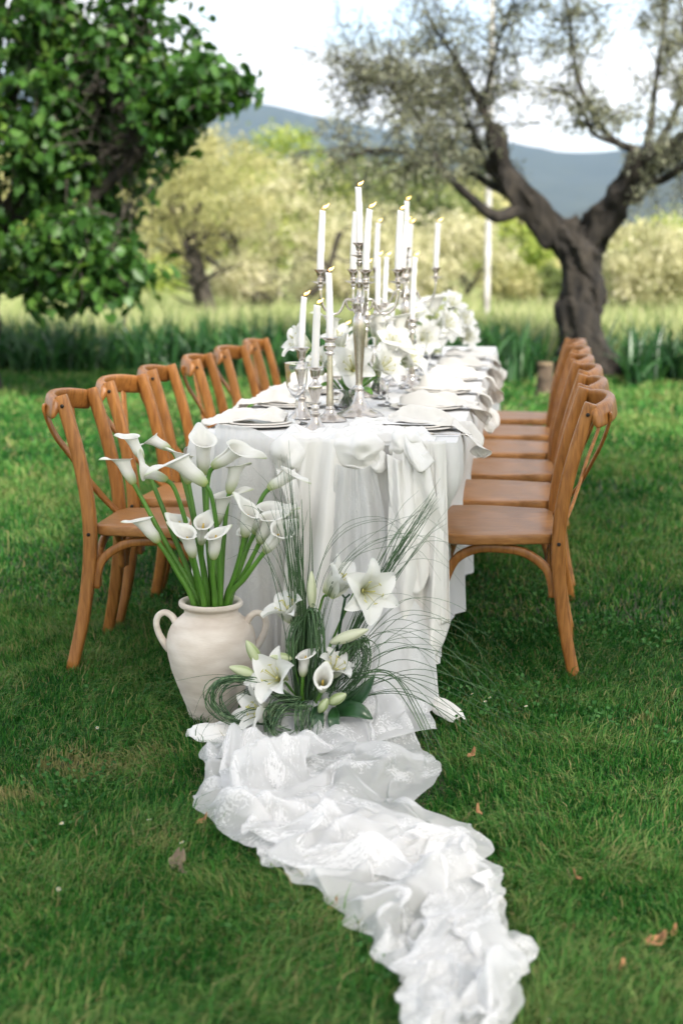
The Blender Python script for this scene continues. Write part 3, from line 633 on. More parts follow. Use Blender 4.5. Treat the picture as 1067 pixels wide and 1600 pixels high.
m_wood = mat_wood('honey_beech', (0.19, 0.070, 0.014), (0.37, 0.16, 0.040), 0.36)
m_seat = mat_wood('honey_seat', (0.25, 0.108, 0.032), (0.40, 0.19, 0.066), 0.36, (2.2, 16, 10))
m_bolt = mat_noise('dark_bolt', (0.02, 0.018, 0.015), (0.05, 0.045, 0.04), 200, 0.5, metallic=0.7)
m_silver = mat_noise('tarnished_silver', (0.44, 0.40, 0.355), (0.66, 0.62, 0.57), 25, 0.24, 5, metallic=1.0, bump=0.05, bscale=40, bdist=0.002)
m_wax = mat_noise('white_wax', (0.74, 0.72, 0.71), (0.80, 0.785, 0.775), 18, 0.45, 3); setin(m_wax.node_tree.nodes['Principled BSDF'], 'Subsurface Weight', 0.3); setin(m_wax.node_tree.nodes['Principled BSDF'], 'Subsurface Radius', (0.01, 0.008, 0.006))
m_wick = mat_noise('burnt_wick', (0.01, 0.01, 0.01), (0.03, 0.02, 0.02), 200, 0.9)
m_flame = bpy.data.materials.new('candle_flame'); m_flame.use_nodes = True; m_flame.cycles.emission_sampling = 'NONE'
_n = m_flame.node_tree; _n.nodes.clear(); _o = _n.nodes.new('ShaderNodeOutputMaterial'); _e = _n.nodes.new('ShaderNodeEmission')
_tc = _n.nodes.new('ShaderNodeTexCoord'); _sp = _n.nodes.new('ShaderNodeSeparateXYZ'); _rp = _n.nodes.new('ShaderNodeValToRGB')
_rp.color_ramp.elements[0].color = (1.0, 0.30, 0.04, 1); _rp.color_ramp.elements[1].color = (1.0, 0.62, 0.20, 1); _rp.color_ramp.elements[1].position = 0.5
_n.links.new(_tc.outputs['Generated'], _sp.inputs[0]); _n.links.new(_sp.outputs[2], _rp.inputs[0]); _n.links.new(_rp.outputs[0], _e.inputs[0]); _e.inputs[1].default_value = 3.2
_n.links.new(_e.outputs[0], _o.inputs[0])
m_glass, _nt, _b = newmat('clear_glass'); _b.inputs['Base Color'].default_value = (1, 1, 1, 1); _b.inputs['Roughness'].default_value = 0.02; setin(_b, 'Transmission Weight', 1.0); setin(_b, 'IOR', 1.45)
m_china = mat_noise('cream_china', (0.70, 0.66, 0.60), (0.78, 0.745, 0.69), 30, 0.25, 3)
m_paper = mat_noise('white_card', (0.74, 0.74, 0.75), (0.80, 0.80, 0.80), 60, 0.8)
m_clay = mat_noise('pale_clay', (0.54, 0.465, 0.39), (0.70, 0.635, 0.56), 8, 0.88, 9, stretch=(1, 1, 3.2), bump=0.35, bscale=90, bdist=0.003, lo=0.35, hi=0.65)

# ------------------------------------------------------------------ cross-back chairs (built once, facing +x, then copied)
def make_chair():
    t = thing('cross_back_chair')
    # seat: wide rounded front, chamfered rear corners
    out = [(-0.195, 0.150), (-0.175, 0.195), (-0.11, 0.205), (-0.04, 0.222), (0.06, 0.232), (0.14, 0.222), (0.19, 0.185), (0.215, 0.11), (0.222, 0.0)]
    ring = out + [(x, -y) for x, y in out[::-1][1:]]
    n = len(ring); V = []; 
    for s, zz in ((0.97, 0.428), (0.992, 0.430), (1.0, 0.434), (1.0, 0.455), (0.994, 0.4590), (0.980, 0.4605)):
        V += [(x * s, y * s, zz) for x, y in ring]
    Fc = []
    for i in range(5):
        for j in range(n): k = (j + 1) % n; Fc.append((i * n + j, i * n + k, (i + 1) * n + k, (i + 1) * n + j))
    Fc.append(tuple(range(n))[::-1])
    b = len(V); V += [(x * 0.5, y * 0.5, 0.455) for x, y in ring]; V.append((0, 0, 0.4535))
    for j in range(n):
        k = (j + 1) % n; Fc.append((5 * n + j, 5 * n + k, b + k, b + j)); Fc.append((b + j, b + k, b + n))
    mk('seat', V, Fc, m_seat, t)
    for s in (-1, 1):
        # back post runs from foot to top in one bent piece
        P = catmull([(-0.265, s * 0.232, 0.0), (-0.232, s * 0.214, 0.15), (-0.208, s * 0.203, 0.32), (-0.203, s * 0.200, 0.45), (-0.216, s * 0.197, 0.58), (-0.246, s * 0.193, 0.72), (-0.285, s * 0.190, 0.855), (-0.287, s * 0.190, 0.862)], 34)
        p = mk('back_post', *tube(P, [0.0165, 0.018, 0.019, 0.0195, 0.019, 0.0185, 0.018, 0.014], 12, up=(0, 1, 0), flat=1.12, square=0.35), m_wood, t)
        for zz, xx, yy in ((0.835, -0.279, 0.190), (0.435, -0.2035, 0.200)):
            mk('bolt', *tube([(xx, s * (yy + 0.0185), zz), (xx, s * (yy + 0.0225), zz)], 0.006, 8), m_bolt, p)
        P = catmull([(0.205, s * 0.205, 0.0), (0.183, s * 0.192, 0.15), (0.165, s * 0.183, 0.32), (0.160, s * 0.180, 0.43)], 16)
        mk('front_leg', *tube(P, [0.0145, 0.0165, 0.018, 0.0185], 12), m_wood, t)
        # bent side brace under the seat
        P = catmull([(0.150, s * 0.186, 0.262), (0.142, s * 0.187, 0.31), (0.11, s * 0.188, 0.375), (0.05, s * 0.188, 0.408), (-0.02, s * 0.188, 0.412), (-0.10, s * 0.190, 0.400), (-0.165, s * 0.194, 0.355), (-0.186, s * 0.198, 0.30), (-0.190, s * 0.199, 0.262)], 30)
        mk('side_brace', *tube(P, 0.0105, 8, up=(0, 1, 0), flat=1.35, square=0.4), m_wood, t)
    for xx in (0.163, -0.190):
        P = catmull([(xx, -0.168, 0.262), (xx, -0.160, 0.31), (xx, -0.12, 0.375), (xx, -0.05, 0.408), (xx, 0.05, 0.408), (xx, 0.12, 0.375), (xx, 0.160, 0.31), (xx, 0.168, 0.262)], 28)
        mk('cross_brace', *tube(P, 0.0105, 8, up=(1, 0, 0), flat=1.35, square=0.4), m_wood, t)
    # curved top rail
    P = catmull([(-0.296, -0.214, 0.824), (-0.308, -0.198, 0.828), (-0.348, -0.12, 0.838), (-0.366, 0.0, 0.842), (-0.348, 0.12, 0.838), (-0.308, 0.198, 0.828), (-0.296, 0.214, 0.824)], 36)
    T_, N_, B_ = frames(P, (0, 0, 1)); V = []; sec = []
    for a in np.arange(14) * 2 * math.pi / 14:
        c, s = math.cos(a), math.sin(a); sec.append((math.copysign(abs(c) ** 0.55, c), math.copysign(abs(s) ** 0.75, s)))
    for i in range(len(P)):
        e = 1 - abs(2 * i / (len(P) - 1) - 1) ** 5 * 0.35; hh = 0.034 * e; ww = 0.0125 * (0.75 + 0.25 * e)
        for cz, cw in sec:
            V.append(P[i] + np.array([0, 0, 1]) * cz * hh + B_[i] * cw * ww * (1 + 0.35 * cz) + B_[i] * 0.010 * cz)
    Fc = gridfaces(14, len(P), True); Fc += [tuple(range(14))[::-1], tuple((len(P) - 1) * 14 + j for j in range(14))]
    mk('top_rail', V, Fc, m_wood, t)
    for s in (-1, 1):
        P = catmull([(-0.348, s * 0.160, 0.838), (-0.349, s * 0.155, 0.815), (-0.332, s * 0.115, 0.740), (-0.300 - 0.004 * s, s * 0.040, 0.655), (-0.268 - 0.004 * s, -s * 0.040, 0.570), (-0.232, -s * 0.115, 0.500), (-0.196, -s * 0.158, 0.447)], 34)
        mk('cross_slat', *tube(P, 0.0175, 8, up=(0, 1, 0.2), flat=0.30, square=0.4), m_wood, t)
    return t
chair0 = make_chair()
CH_L = [(4.44, -1.158, 3), (4.98, -1.155, -2), (5.53, -1.16, 3), (6.22, -1.15, 5), (6.85, -1.145, -2), (7.52, -1.14, 2)]
CH_R = [(4.56, -0.105, 181), (5.16, -0.095, 178), (5.78, -0.085, 182), (6.42, -0.09, 179), (7.05, -0.08, 183), (7.75, -0.075, 180)]
ordn = ['nearest', 'second', 'third', 'fourth', 'fifth', 'farthest']
for i, (yy, xx, a) in enumerate(CH_L + CH_R):
    c = chair0 if i == 0 else copytree(chair0)
    c.location = (xx, yy, 0.0); c.rotation_euler = (R((-1.5, -0.5, -1, 0.5, 0, 0, -2.2, -0.8, -0.5, -0.5, 0, 0.3)[i]), 0, R(a))
    side = 'left' if i < 6 else 'right'; o_ = ordn[i % 6]
    if o_ == 'nearest': lb = 'honey brown cross-back chair nearest to the camera on the %s of the table' % side
    elif o_ == 'farthest': lb = 'honey brown cross-back chair at the far end of the %s row' % side
    else: lb = 'honey brown cross-back chair, %s from the front in the %s row' % (o_, side)
    tag(c, lb, 'chair', 'cross-back chairs along the table')

# ------------------------------------------------------------------ table and its cloth
TX0, TX1, TY0, TY1, TZ = -1.0, -0.205, 4.13, 8.92, 0.760
tb = thing('dining_table', ((TX0 + TX1) / 2, (TY0 + TY1) / 2, 0), label='long wooden table hidden under the white cloth', cat='table')
hx, hy = (TX1 - TX0) / 2, (TY1 - TY0) / 2
m_tablewood = mat_wood('plain_table_wood', (0.20, 0.12, 0.06), (0.30, 0.19, 0.10), 0.7)
bevel(mk('tabletop', *box(-hx + 0.006, hx - 0.006, -hy + 0.006, hy - 0.006, 0.722, 0.752), m_tablewood, tb, smooth=False), 0.004)
for sx in (-1, 1):
    for sy in (-1, 0, 1):
        mk('leg', *tube([(sx * (hx - 0.15), sy * (hy - 0.25), 0.0), (sx * (hx - 0.15), sy * (hy - 0.25), 0.722)], 0.03, 8, square=0.5), m_tablewood, tb, smooth=False)
def tablecloth():
    per = []; seg = 0.022                                     # walk round the table edge
    def line(a, b):
        d = math.hypot(b[0] - a[0], b[1] - a[1]); k = max(2, int(d / seg))
        for i in range(k): per.append((a[0] + (b[0] - a[0]) * i / k, a[1] + (b[1] - a[1]) * i / k))
    line((TX0, TY0), (TX1, TY0)); line((TX1, TY0), (TX1, TY1)); line((TX1, TY1), (TX0, TY1)); line((TX0, TY1), (TX0, TY0))
    n = len(per); P = np.array(per); s = np.arange(n) * seg
    nrm = np.zeros((n, 2)); e = 1e-6
    nrm[P[:, 1] <= TY0 + e, 1] -= 1; nrm[P[:, 0] >= TX1 - e, 0] += 1; nrm[P[:, 1] >= TY1 - e, 1] += 1; nrm[P[:, 0] <= TX0 + e, 0] -= 1
    for _ in range(3): nrm = (nrm + np.roll(nrm, 1, 0) + np.roll(nrm, -1, 0)) / 3
    nrm /= np.linalg.norm(nrm, axis=1)[:, None]
    f = np.sin(s * 2 * np.pi / 0.155 + 2.2 * fbm(s, 0 * s, 2.5, 2, 4) * 3) * 0.6 + np.sin(s * 2 * np.pi / 0.083 + 3 * fbm(s, 0 * s + 3, 4, 2, 5)) * 0.3
    f = f + 0.9 * (fbm(s, 0 * s + 9, 4.0, 2, 8) - 0.5)
    chairs = [(c[0], -1) for c in CH_L] + [(c[0], 1) for c in CH_R]
    tuck = np.zeros(n)
    for cy, sd in chairs:
        on = (P[:, 0] >= TX1 - e) if sd > 0 else (P[:, 0] <= TX0 + e)
        tuck = np.maximum(tuck, on * np.exp(-np.abs((P[:, 1] - cy) / 0.26) ** 2))
    tuck = np.maximum(tuck, (P[:, 0] > -0.34) * (P[:, 1] < 4.75) * 1.0)
    for _ in range(14): tuck = (tuck + np.roll(tuck, 1) + np.roll(tuck, -1)) / 3
    hem = 0.085 + 0.05 * (fbm(s, 0 * s + 2, 1.6, 2, 3) - 0.5)
    V = []; rows = 22
    ring_z = [0.0, 0.0015] + [0] * rows
    for r in range(rows):
        t = r / (rows - 1); zc = TZ - 0.004 - (TZ - 0.004 - hem) * t
        amp = 0.022 * t ** 0.8 * (1 - 0.25 * t); push = 0.010 + 0.022 * t
        tk = np.clip((0.66 - zc) / 0.2, 0, 1); tk = tk * tk * (3 - 2 * tk)
        off = push + amp * f - 0.085 * tuck * tk
        if r == 0: off = np.full(n, 0.0); zc = np.full(n, TZ)
        V.append(np.stack([P[:, 0] + nrm[:, 0] * off, P[:, 1] + nrm[:, 1] * off, zc], 1))
    V = np.concatenate(V); F_ = gridfaces(n, rows, True)
    # flat top with faint creases
    m1 = len(V); nx, ny = 34, 150; X, Yy = np.meshgrid(np.linspace(TX0, TX1, nx), np.linspace(TY0, TY1, ny)); Z = TZ + 0.0022 * (fbm(X, Yy, 9, 3, 6) - 0.5) * np.clip(np.minimum(np.minimum(X - TX0, TX1 - X), np.minimum(Yy - TY0, TY1 - Yy)) / 0.03, 0, 1)
    V = np.concatenate([V, np.stack([X.ravel(), Yy.ravel(), Z.ravel()], 1)]); F_ += [tuple(i + m1 for i in f_) for f_ in gridfaces(nx, ny)]
    return mk('tablecloth', V, F_, m_cloth)
tc_o = tablecloth(); tag(tc_o, 'long white tablecloth hanging in folds to the grass', 'tablecloth')

# ------------------------------------------------------------------ draped panels at the head of the table
def drape(name, top, bot, mat, parent=None, nu=70, nv=60, folds=(), noise=0.0, seed=0, push=(0, -1, 0), pinch=None, belly=0.0, hemnoise=0.0, uvs=(1, 1), easing=1.0, thick=0.0):
    """sheet hung between a top line and a hem; folds = (count, depth at top, depth at hem, phase)"""
    T_ = catmull([p for p in top], nu); B_ = catmull([p for p in bot], nu); pu = np.array(push, float)
    u = np.linspace(0, 1, nu); V = []; ua = []; va = []
    for j in range(nv):
        t = j / (nv - 1); te = t ** easing
        P = T_ * (1 - te)[..., None] + B_ * te if np.ndim(te) else T_ * (1 - te) + B_ * te
        d = belly * math.sin(math.pi * t)
        for (k, a0, a1, ph) in folds:
            w = u * k + ph + 0.25 * np.sin(3 * u + 2.1 * t + seed) + 0.12 * (fbm(u * 3, u * 0 + t * 2, 2, 2, seed) - 0.5) * k * 0.5
            s = np.sin(2 * np.pi * w); s = np.sign(s) * np.abs(s) ** 0.8
            d = d + s * (a0 + (a1 - a0) * t)
        if noise: d = d + noise * (fbm(u * 5, u * 0 + t * 5, 1.6, 4, seed + 3) - 0.5) * 2
        P = P + np.outer(d if np.ndim(d) else np.full(nu, d), pu)
        if hemnoise: P[:, 2] += hemnoise * t * t * (fbm(u * 9, u * 0 + seed, 1, 3, seed + 1) - 0.5) * 2
        V.append(P); ua += list(u * uvs[0]); va += [t * uvs[1]] * nu
    o = mk(name, np.concatenate(V), gridfaces(nu, nv), mat, parent, attrs={'u': ua, 'v': va})
    if thick: solidify(o, thick, 0)
    return o
# ------------------------------------------------------------------ lace train: gathered cloth dropped on the grass (cloth solver run once per layer)
TL = [(-0.76,3.80),(-0.82,3.58),(-0.84,3.40),(-0.80,3.24),(-0.76,3.02),(-0.60,2.88),(-0.53,2.72),(-0.39,2.60),(-0.30,2.47),(-0.25,2.38),(-0.235,2.27),(-0.20,2.12),(-0.17,1.98)]
TR = [(-0.24,3.84),(-0.20,3.58),(-0.185,3.42),(-0.20,3.28),(-0.24,3.14),(-0.07,3.02),(-0.03,2.92),(-0.06,2.80),(0.00,2.68),(0.00,2.58),(0.07,2.42),(0.06,2.28),(0.03,2.05)]
def lace_train(layer=0, nu=52, nv=140, frames_n=16):
    import time; t0 = time.time(); sd = layer * 20
    U, Vv = np.meshgrid(np.linspace(0, 1, nu), np.linspace(0, 1, nv))
    L = catmull([(a, b, 0) for a, b in TL], nv); Rr = catmull([(a, b, 0) for a, b in TR], nv)
    if layer:                                                     # the upper fall of the cloth lies narrower and wanders
        vv = np.linspace(0, 1, nv); c = 0.5 + 0.20 * np.sin(vv * 9 + layer * 2) + 0.10 * np.sin(vv * 21 + layer); hw = 0.30 + 0.10 * np.sin(vv * 13 + 2 * layer)
        a, b = np.clip(c - hw, 0.02, 1)[:, None], np.clip(c + hw, 0, 0.98)[:, None]; L, Rr = L * (1 - a) + Rr * a, L * (1 - b) + Rr * b
    S = U + 0.05 * np.sin(2 * np.pi * (3 * U + 2.5 * Vv + layer)) * np.clip(np.minimum(U, 1 - U) / 0.1, 0, 1)
    X = L[:, 0:1] * (1 - S) + Rr[:, 0:1] * S; Yy = L[:, 1:2] * (1 - S) + Rr[:, 1:2] * S
    wx = X + 0.10 * (fbm(X, Yy, 3.0, 2, sd + 1) - 0.5); wy = Yy + 0.16 * (fbm(X, Yy, 2.6, 2, sd + 2) - 0.5)
    p = wx * 0.80 + wy * 0.60; q = -wx * 0.60 + wy * 0.80               # long swooping folds run slantwise
    rid = lambda s1, s2, off: 1 - np.abs(2 * fbm(p * s1, q * s2, 1.0, 1, sd + off) - 1) * 1.7
    Z = 0.055 + 0.022 * layer + 0.104 * rid(3.0, 6.4, 3) + 0.042 * rid(7.0, 12.0, 7) + 0.012 * rid(20.0, 26.0, 9)
    ed = np.minimum(U, 1 - U); Z = Z * (0.55 + 0.45 * np.clip(ed / 0.08, 0, 1)) + 0.008 * np.clip(1 - ed / 0.06, 0, 1) * np.sin(2 * np.pi * Vv * 8 + 2 * np.sin(9 * Vv) + layer)
    Z = Z * (0.42 + 0.58 * np.clip((3.55 - Yy) / 0.25, 0, 1))            # pressed flat under the flowers
    me = bpy.data.meshes.new('lace_train')
    me.from_pydata(np.stack([X.ravel(), Yy.ravel(), Z.ravel()], 1).tolist(), [], gridfaces(nu, nv))
    o = bpy.data.objects.new('lace_train', me); COL.objects.link(o)
    gm = bpy.data.meshes.new('g')
    gxs = np.linspace(-1.6, 0.9, 40); gys = np.linspace(1.4, 4.4, 48); GX, GY = np.meshgrid(gxs, gys); GZ = 0.014 + 0.014 * layer + (0.014 + 0.030 * layer) * fbm(GX, GY, 5 + 2 * layer, 3, 2)
    gm.from_pydata(np.stack([GX.ravel(), GY.ravel(), GZ.ravel()], 1).tolist(), [], gridfaces(40, 48))
    g = bpy.data.objects.new('g', gm); COL.objects.link(g)
    g.modifiers.new('c', 'COLLISION'); g.collision.thickness_outer = 0.006; g.collision.cloth_friction = 70
    c = o.modifiers.new('cloth', 'CLOTH'); s = c.settings
    s.quality = 5; s.mass = 0.10; s.tension_stiffness = 15; s.compression_stiffness = 8; s.shear_stiffness = 4; s.bending_stiffness = 0.10
    s.air_damping = 3.0; s.tension_damping = 8; s.compression_damping = 8; s.shear_damping = 8; s.bending_damping = 0.6
    cs = c.collision_settings; cs.use_collision = True; cs.distance_min = 0.005; cs.collision_quality = 2; cs.use_self_collision = layer == 0; cs.self_distance_min = 0.004; cs.self_friction = 10; cs.friction = 70
    c.point_cache.frame_start = 1; c.point_cache.frame_end = frames_n + 2
    for fr in range(1, frames_n + 1): SC.frame_set(fr)
    dg = bpy.context.evaluated_depsgraph_get(); m2 = bpy.data.meshes.new_from_object(o.evaluated_get(dg))
    co = np.zeros(len(m2.vertices) * 3, np.float32); m2.vertices.foreach_get('co', co); co = co.reshape(-1, 3)
    bpy.data.objects.remove(o); bpy.data.objects.remove(g); bpy.data.meshes.remove(me); bpy.data.meshes.remove(gm); bpy.data.meshes.remove(m2)
    SC.frame_set(1)
    print('train', round(time.time() - t0, 1), co.min(0), co.max(0))
    return co, nu, nv
fy = 4.085
# base skirt panel of satin across the front
sat = thing('satin_drape', (0, 0, 0), label='ivory satin cloth knotted and draped over the front of the table', cat='drape')
drape('front_panel', [(-0.84, fy + 0.02, 0.762), (-0.70, fy + 0.015, 0.765), (-0.55, fy + 0.01, 0.765), (-0.30, fy + 0.012, 0.765)],
      [(-0.82, fy - 0.02, 0.05), (-0.70, fy - 0.05, 0.03), (-0.55, fy - 0.07, 0.02), (-0.31, fy - 0.045, 0.10)], m_satin, sat, 110, 60,
      [(4.5, 0.004, 0.022, 0.1), (9, 0.002, 0.008, 0.4)], 0.006, 2)
# smooth swag falling from the left rosette, gathered towards the middle one
drape('front_swag', [(-0.675, fy - 0.005, 0.772), (-0.61, fy - 0.014, 0.772), (-0.54, fy - 0.014, 0.770), (-0.485, fy - 0.015, 0.735)],
      [(-0.715, fy - 0.055, 0.05), (-0.64, fy - 0.12, 0.035), (-0.56, fy - 0.11, 0.03), (-0.515, fy - 0.09, 0.04)], m_satin, sat, 90, 60,
      [(1.3, 0.012, 0.046, 0.30), (2.6, 0.003, 0.012, 0.8)], 0.004, 5, belly=0.015, thick=0.0015)
# right swag: hangs from the knot in a broad bag and ends in a slanting hem
drape('right_swag', [(-0.385, fy - 0.012, 0.745), (-0.345, fy - 0.02, 0.770), (-0.295, fy - 0.012, 0.768), (-0.262, fy + 0.005, 0.735), (-0.236, fy + 0.03, 0.66)],
      [(-0.410, fy - 0.075, 0.05), (-0.36, fy - 0.10, 0.055), (-0.30, fy - 0.075, 0.085), (-0.245, fy - 0.045, 0.150), (-0.216, fy - 0.005, 0.215)], m_satin, sat, 110, 70,
      [(1.35, 0.016, 0.030, 0.15), (2.6, 0.006, 0.016, 0.6)], 0.010, 9, belly=0.035, hemnoise=0.006, thick=0.0015)
drape('slung_fold', [(-0.40, fy - 0.05, 0.735), (-0.345, fy - 0.055, 0.72), (-0.285, fy - 0.04, 0.745)],
      [(-0.375, fy - 0.055, 0.44), (-0.30, fy - 0.085, 0.335), (-0.232, fy - 0.035, 0.52)], m_satin, sat, 70, 40,
      [(1.5, 0.010, 0.018, 0.7), (3.4, 0.005, 0.008, 0.1)], 0.006, 12, belly=0.02, thick=0.0015)
drape('corner_fold', [(-0.305, fy - 0.015, 0.770), (-0.275, fy - 0.010, 0.770), (-0.235, fy + 0.02, 0.768)],
      [(-0.262, fy - 0.045, 0.25), (-0.238, fy - 0.045, 0.24), (-0.212, fy - 0.012, 0.23)], m_satin, sat, 44, 50,
      [(1.6, 0.006, 0.012, 0.3)], 0.005, 15, belly=0.012, thick=0.0015)
def puff(name, c, w, h, d, pinch, k, seed, parent):
    """satin pulled into a soft puff: creases fan out from the point where it is tied"""
    nr, na = 34, 64; V = []; px, pz = pinch; rg = np.random.default_rng(seed); ph = rg.uniform(0, 6, 4)
    for i in range(nr):
        rho = i / (nr - 1)
        for j in range(na):
            th = 2 * math.pi * j / na; x, z = rho * math.cos(th), rho * math.sin(th)
            dx, dz = x - px, z - pz; ds = math.hypot(dx, dz); phi = math.atan2(dz, dx)
            cr = math.sin(k * phi + ph[0] + 0.9 * math.sin(3 * ds + ph[1])); cr = abs(cr) ** 0.7 * (1 if cr > 0 else -1)
            hump = max(0.0, 1 - rho ** 2.6) ** 0.5; env = min(1, ds * 1.3)
            y = -d * hump * (0.72 + 0.24 * cr * env + 0.42 * (vnoise(x * 1.7 + seed, z * 1.7, 1.3, seed) - 0.5)) * (0.35 + 0.65 * env)
            ed = 1 + 0.10 * math.sin(3 * th + ph[2]) + 0.06 * math.sin(5 * th + ph[3])
            V.append((c[0] + x * w * ed, c[1] + y + 0.004 * rho, c[2] + z * h * ed - 0.012 * hump * (1 - z)))
    o = mk(name, V, gridfaces(na, nr, True), m_satin, parent); subsurf(o, 1); return o
puff('puff', (-0.690, fy - 0.012, 0.722), 0.058, 0.062, 0.050, (0.1, -0.95), 3.0, 1, sat)
puff('puff', (-0.486, fy - 0.016, 0.742), 0.080, 0.054, 0.062, (0.95, -0.55), 3.2, 2, sat)
puff('puff', (-0.345, fy - 0.012, 0.762), 0.054, 0.042, 0.046, (-0.35, -0.8), 3.4, 6, sat)
puff('puff', (-0.425, fy - 0.030, 0.715), 0.026, 0.030, 0.030, (-0.7, 0.5), 3.0, 9, sat)
drape('knot_tail', [(-0.72, fy - 0.06, 0.69), (-0.69, fy - 0.065, 0.68), (-0.665, fy - 0.05, 0.69)], [(-0.685, fy - 0.06, 0.60), (-0.665, fy - 0.085, 0.545), (-0.645, fy - 0.06, 0.60)], m_satin, sat, 30, 24, [(1.5, 0.006, 0.010, 0.2)], 0.004, 21, belly=0.02, thick=0.0012)
drape('knot_tail', [(-0.715, fy - 0.05, 0.64), (-0.69, fy - 0.055, 0.63), (-0.665, fy - 0.05, 0.64)], [(-0.675, fy - 0.06, 0.53), (-0.655, fy - 0.075, 0.49), (-0.640, fy - 0.06, 0.545)], m_satin, sat, 30, 24, [(1.5, 0.006, 0.010, 0.6)], 0.004, 23, belly=0.02, thick=0.0012)
drape('bow_fold', [(-0.37, fy - 0.015, 0.79), (-0.345, fy - 0.02, 0.80), (-0.315, fy - 0.01, 0.79)], [(-0.335, fy - 0.07, 0.715), (-0.30, fy - 0.085, 0.690), (-0.262, fy - 0.05, 0.715)], m_satin, sat, 34, 26, [(1.6, 0.008, 0.014, 0.4)], 0.004, 25, belly=0.02, thick=0.0012)
# crumpled satin lying along the front edge of the table top
def crumple(name, x0, x1, y0, y1, z, amp, parent, mat, seed, nu=70, nv=30, sc=9.0, front=0.0):
    U, Vv = np.meshgrid(np.linspace(0, 1, nu), np.linspace(0, 1, nv)); X = x0 + (x1 - x0) * U; Yy = y0 + (y1 - y0) * Vv + (0.03 + 0.05 * front) * (fbm(U * 7, Vv * 0, 1, 2, seed) - 0.5)
    rn = 1 - np.abs(2 * fbm(X + 0.3 * Yy, Yy * 1.4, sc, 3, seed) - 1) * 1.6
    rn = rn - 0.9 * front * (1 - Vv) ** 2
    e = np.clip(np.minimum(np.minimum(U, 1 - U) / 0.08, np.minimum(Vv, 1 - Vv) / 0.15), 0, 1); Z = z + amp * (0.15 + np.clip(rn, 0, 1)) * e - 0.05 * front * (1 - Vv) ** 3
    return mk(name, np.stack([X.ravel(), Yy.ravel(), Z.ravel()], 1), gridfaces(nu, nv), mat, parent, attrs={'u': U.ravel(), 'v': Vv.ravel()})
crumple('gathered_edge', -0.74, -0.27, 4.085, 4.24, 0.763, 0.032, sat, m_satin, 4, 110, 44, 11.0, 0.2)
crumple('runner_on_top', -0.56, -0.44, 4.17, 4.62, 0.764, 0.022, sat, m_satin, 7, 40, 60)

# sheer panel at the left corner
ch = drape('chiffon_panel', [(-0.955, fy + 0.22, 0.772), (-0.92, fy + 0.05, 0.800), (-0.865, fy - 0.005, 0.808), (-0.80, fy - 0.012, 0.800), (-0.735, fy - 0.010, 0.770)],
      [(-1.02, fy + 0.10, 0.03), (-0.97, fy - 0.02, 0.02), (-0.90, fy - 0.085, 0.02), (-0.80, fy - 0.10, 0.02), (-0.71, fy - 0.08, 0.03)], m_chiffon, None, 130, 60,
      [(4.3, 0.004, 0.022, 0.1), (9, 0.001, 0.004, 0.4)], 0.008, 31, uvs=(1, 1.6))
tag(ch, 'sheer white chiffon panel hanging over the left front corner', 'drape')

# lace runner: hanging panel and the long train on the grass
lace = thing('lace_runner', (0, 0, 0), label='sheer white lace runner trailing from the table front across the lawn', cat='lace runner')
drape('hanging_panel', [(-0.545, fy - 0.045, 0.705), (-0.49, fy - 0.055, 0.69), (-0.435, fy - 0.045, 0.705)],
      [(-0.62, fy - 0.24, 0.045), (-0.55, fy - 0.32, 0.05), (-0.45, fy - 0.36, 0.055), (-0.36, fy - 0.32, 0.05), (-0.30, fy - 0.20, 0.035)], m_lace2, lace, 130, 80,
      [(1.8, 0.008, 0.024, 0.2), (4.1, 0.002, 0.005, 0.5)], 0.008, 41, uvs=(0.5, 0.8), easing=1.0, belly=-0.06)
drape('hanging_panel', [(-0.42, fy - 0.055, 0.42), (-0.36, fy - 0.09, 0.36), (-0.30, fy - 0.08, 0.30), (-0.262, fy - 0.06, 0.24)],
      [(-0.46, fy - 0.36, 0.06), (-0.38, fy - 0.36, 0.06), (-0.29, fy - 0.30, 0.05), (-0.235, fy - 0.16, 0.03)], m_lace2, lace, 80, 50,
      [(2.3, 0.008, 0.022, 0.5)], 0.010, 43, uvs=(0.35, 0.5), hemnoise=0.02)
for k in range(2):
    co, nu, nv = lace_train(k)
    tu, tv = np.meshgrid(np.linspace(0, 0.9, nu), np.linspace(0, 2.3, nv))
    subsurf(mk('train', co, gridfaces(nu, nv), m_lace, lace, attrs={'u': tu.ravel() + 3 * k, 'v': tv.ravel()}), 1)
# satin tail under the vase and the cloth tip on the right
def ground_fold(name, pts, width, h, mat, parent, seed):
    P = catmull(pts, 30); T_, N_, B_ = frames(P, (0, 0, 1)); nu = 26; V = []; ua = []; va = []
    for i in range(30):
        e = math.sin(math.pi * (0.12 + 0.84 * i / 29)) ** 0.6
        for j in range(nu):
            u = j / (nu - 1) * 2 - 1; z = h * (abs(math.sin(u * 4.2 + seed + 0.12 * i)) ** 0.7 * 0.6 + 0.4) * (1 - u * u) ** 0.5 * e
            z += 0.012 * (vnoise(u * 3, i * 0.25, 1, seed))
            V.append(P[i] + B_[i] * u * width * e + np.array([0, 0, z])); ua.append(u); va.append(i / 29)
    return mk(name, V, gridfaces(nu, 30), mat, parent, attrs={'u': ua, 'v': va})
ground_fold('satin_tail', [(-0.885, 3.625, 0.012), (-0.83, 3.60, 0.016), (-0.76, 3.60, 0.018), (-0.66, 3.63, 0.02)], 0.055, 0.034, m_satin, sat, 2)
ground_fold('satin_tail', [(-0.168, 3.80, 0.014), (-0.205, 3.87, 0.018), (-0.25, 3.95, 0.02), (-0.30, 4.02, 0.02)], 0.036, 0.026, m_satin, sat, 4)
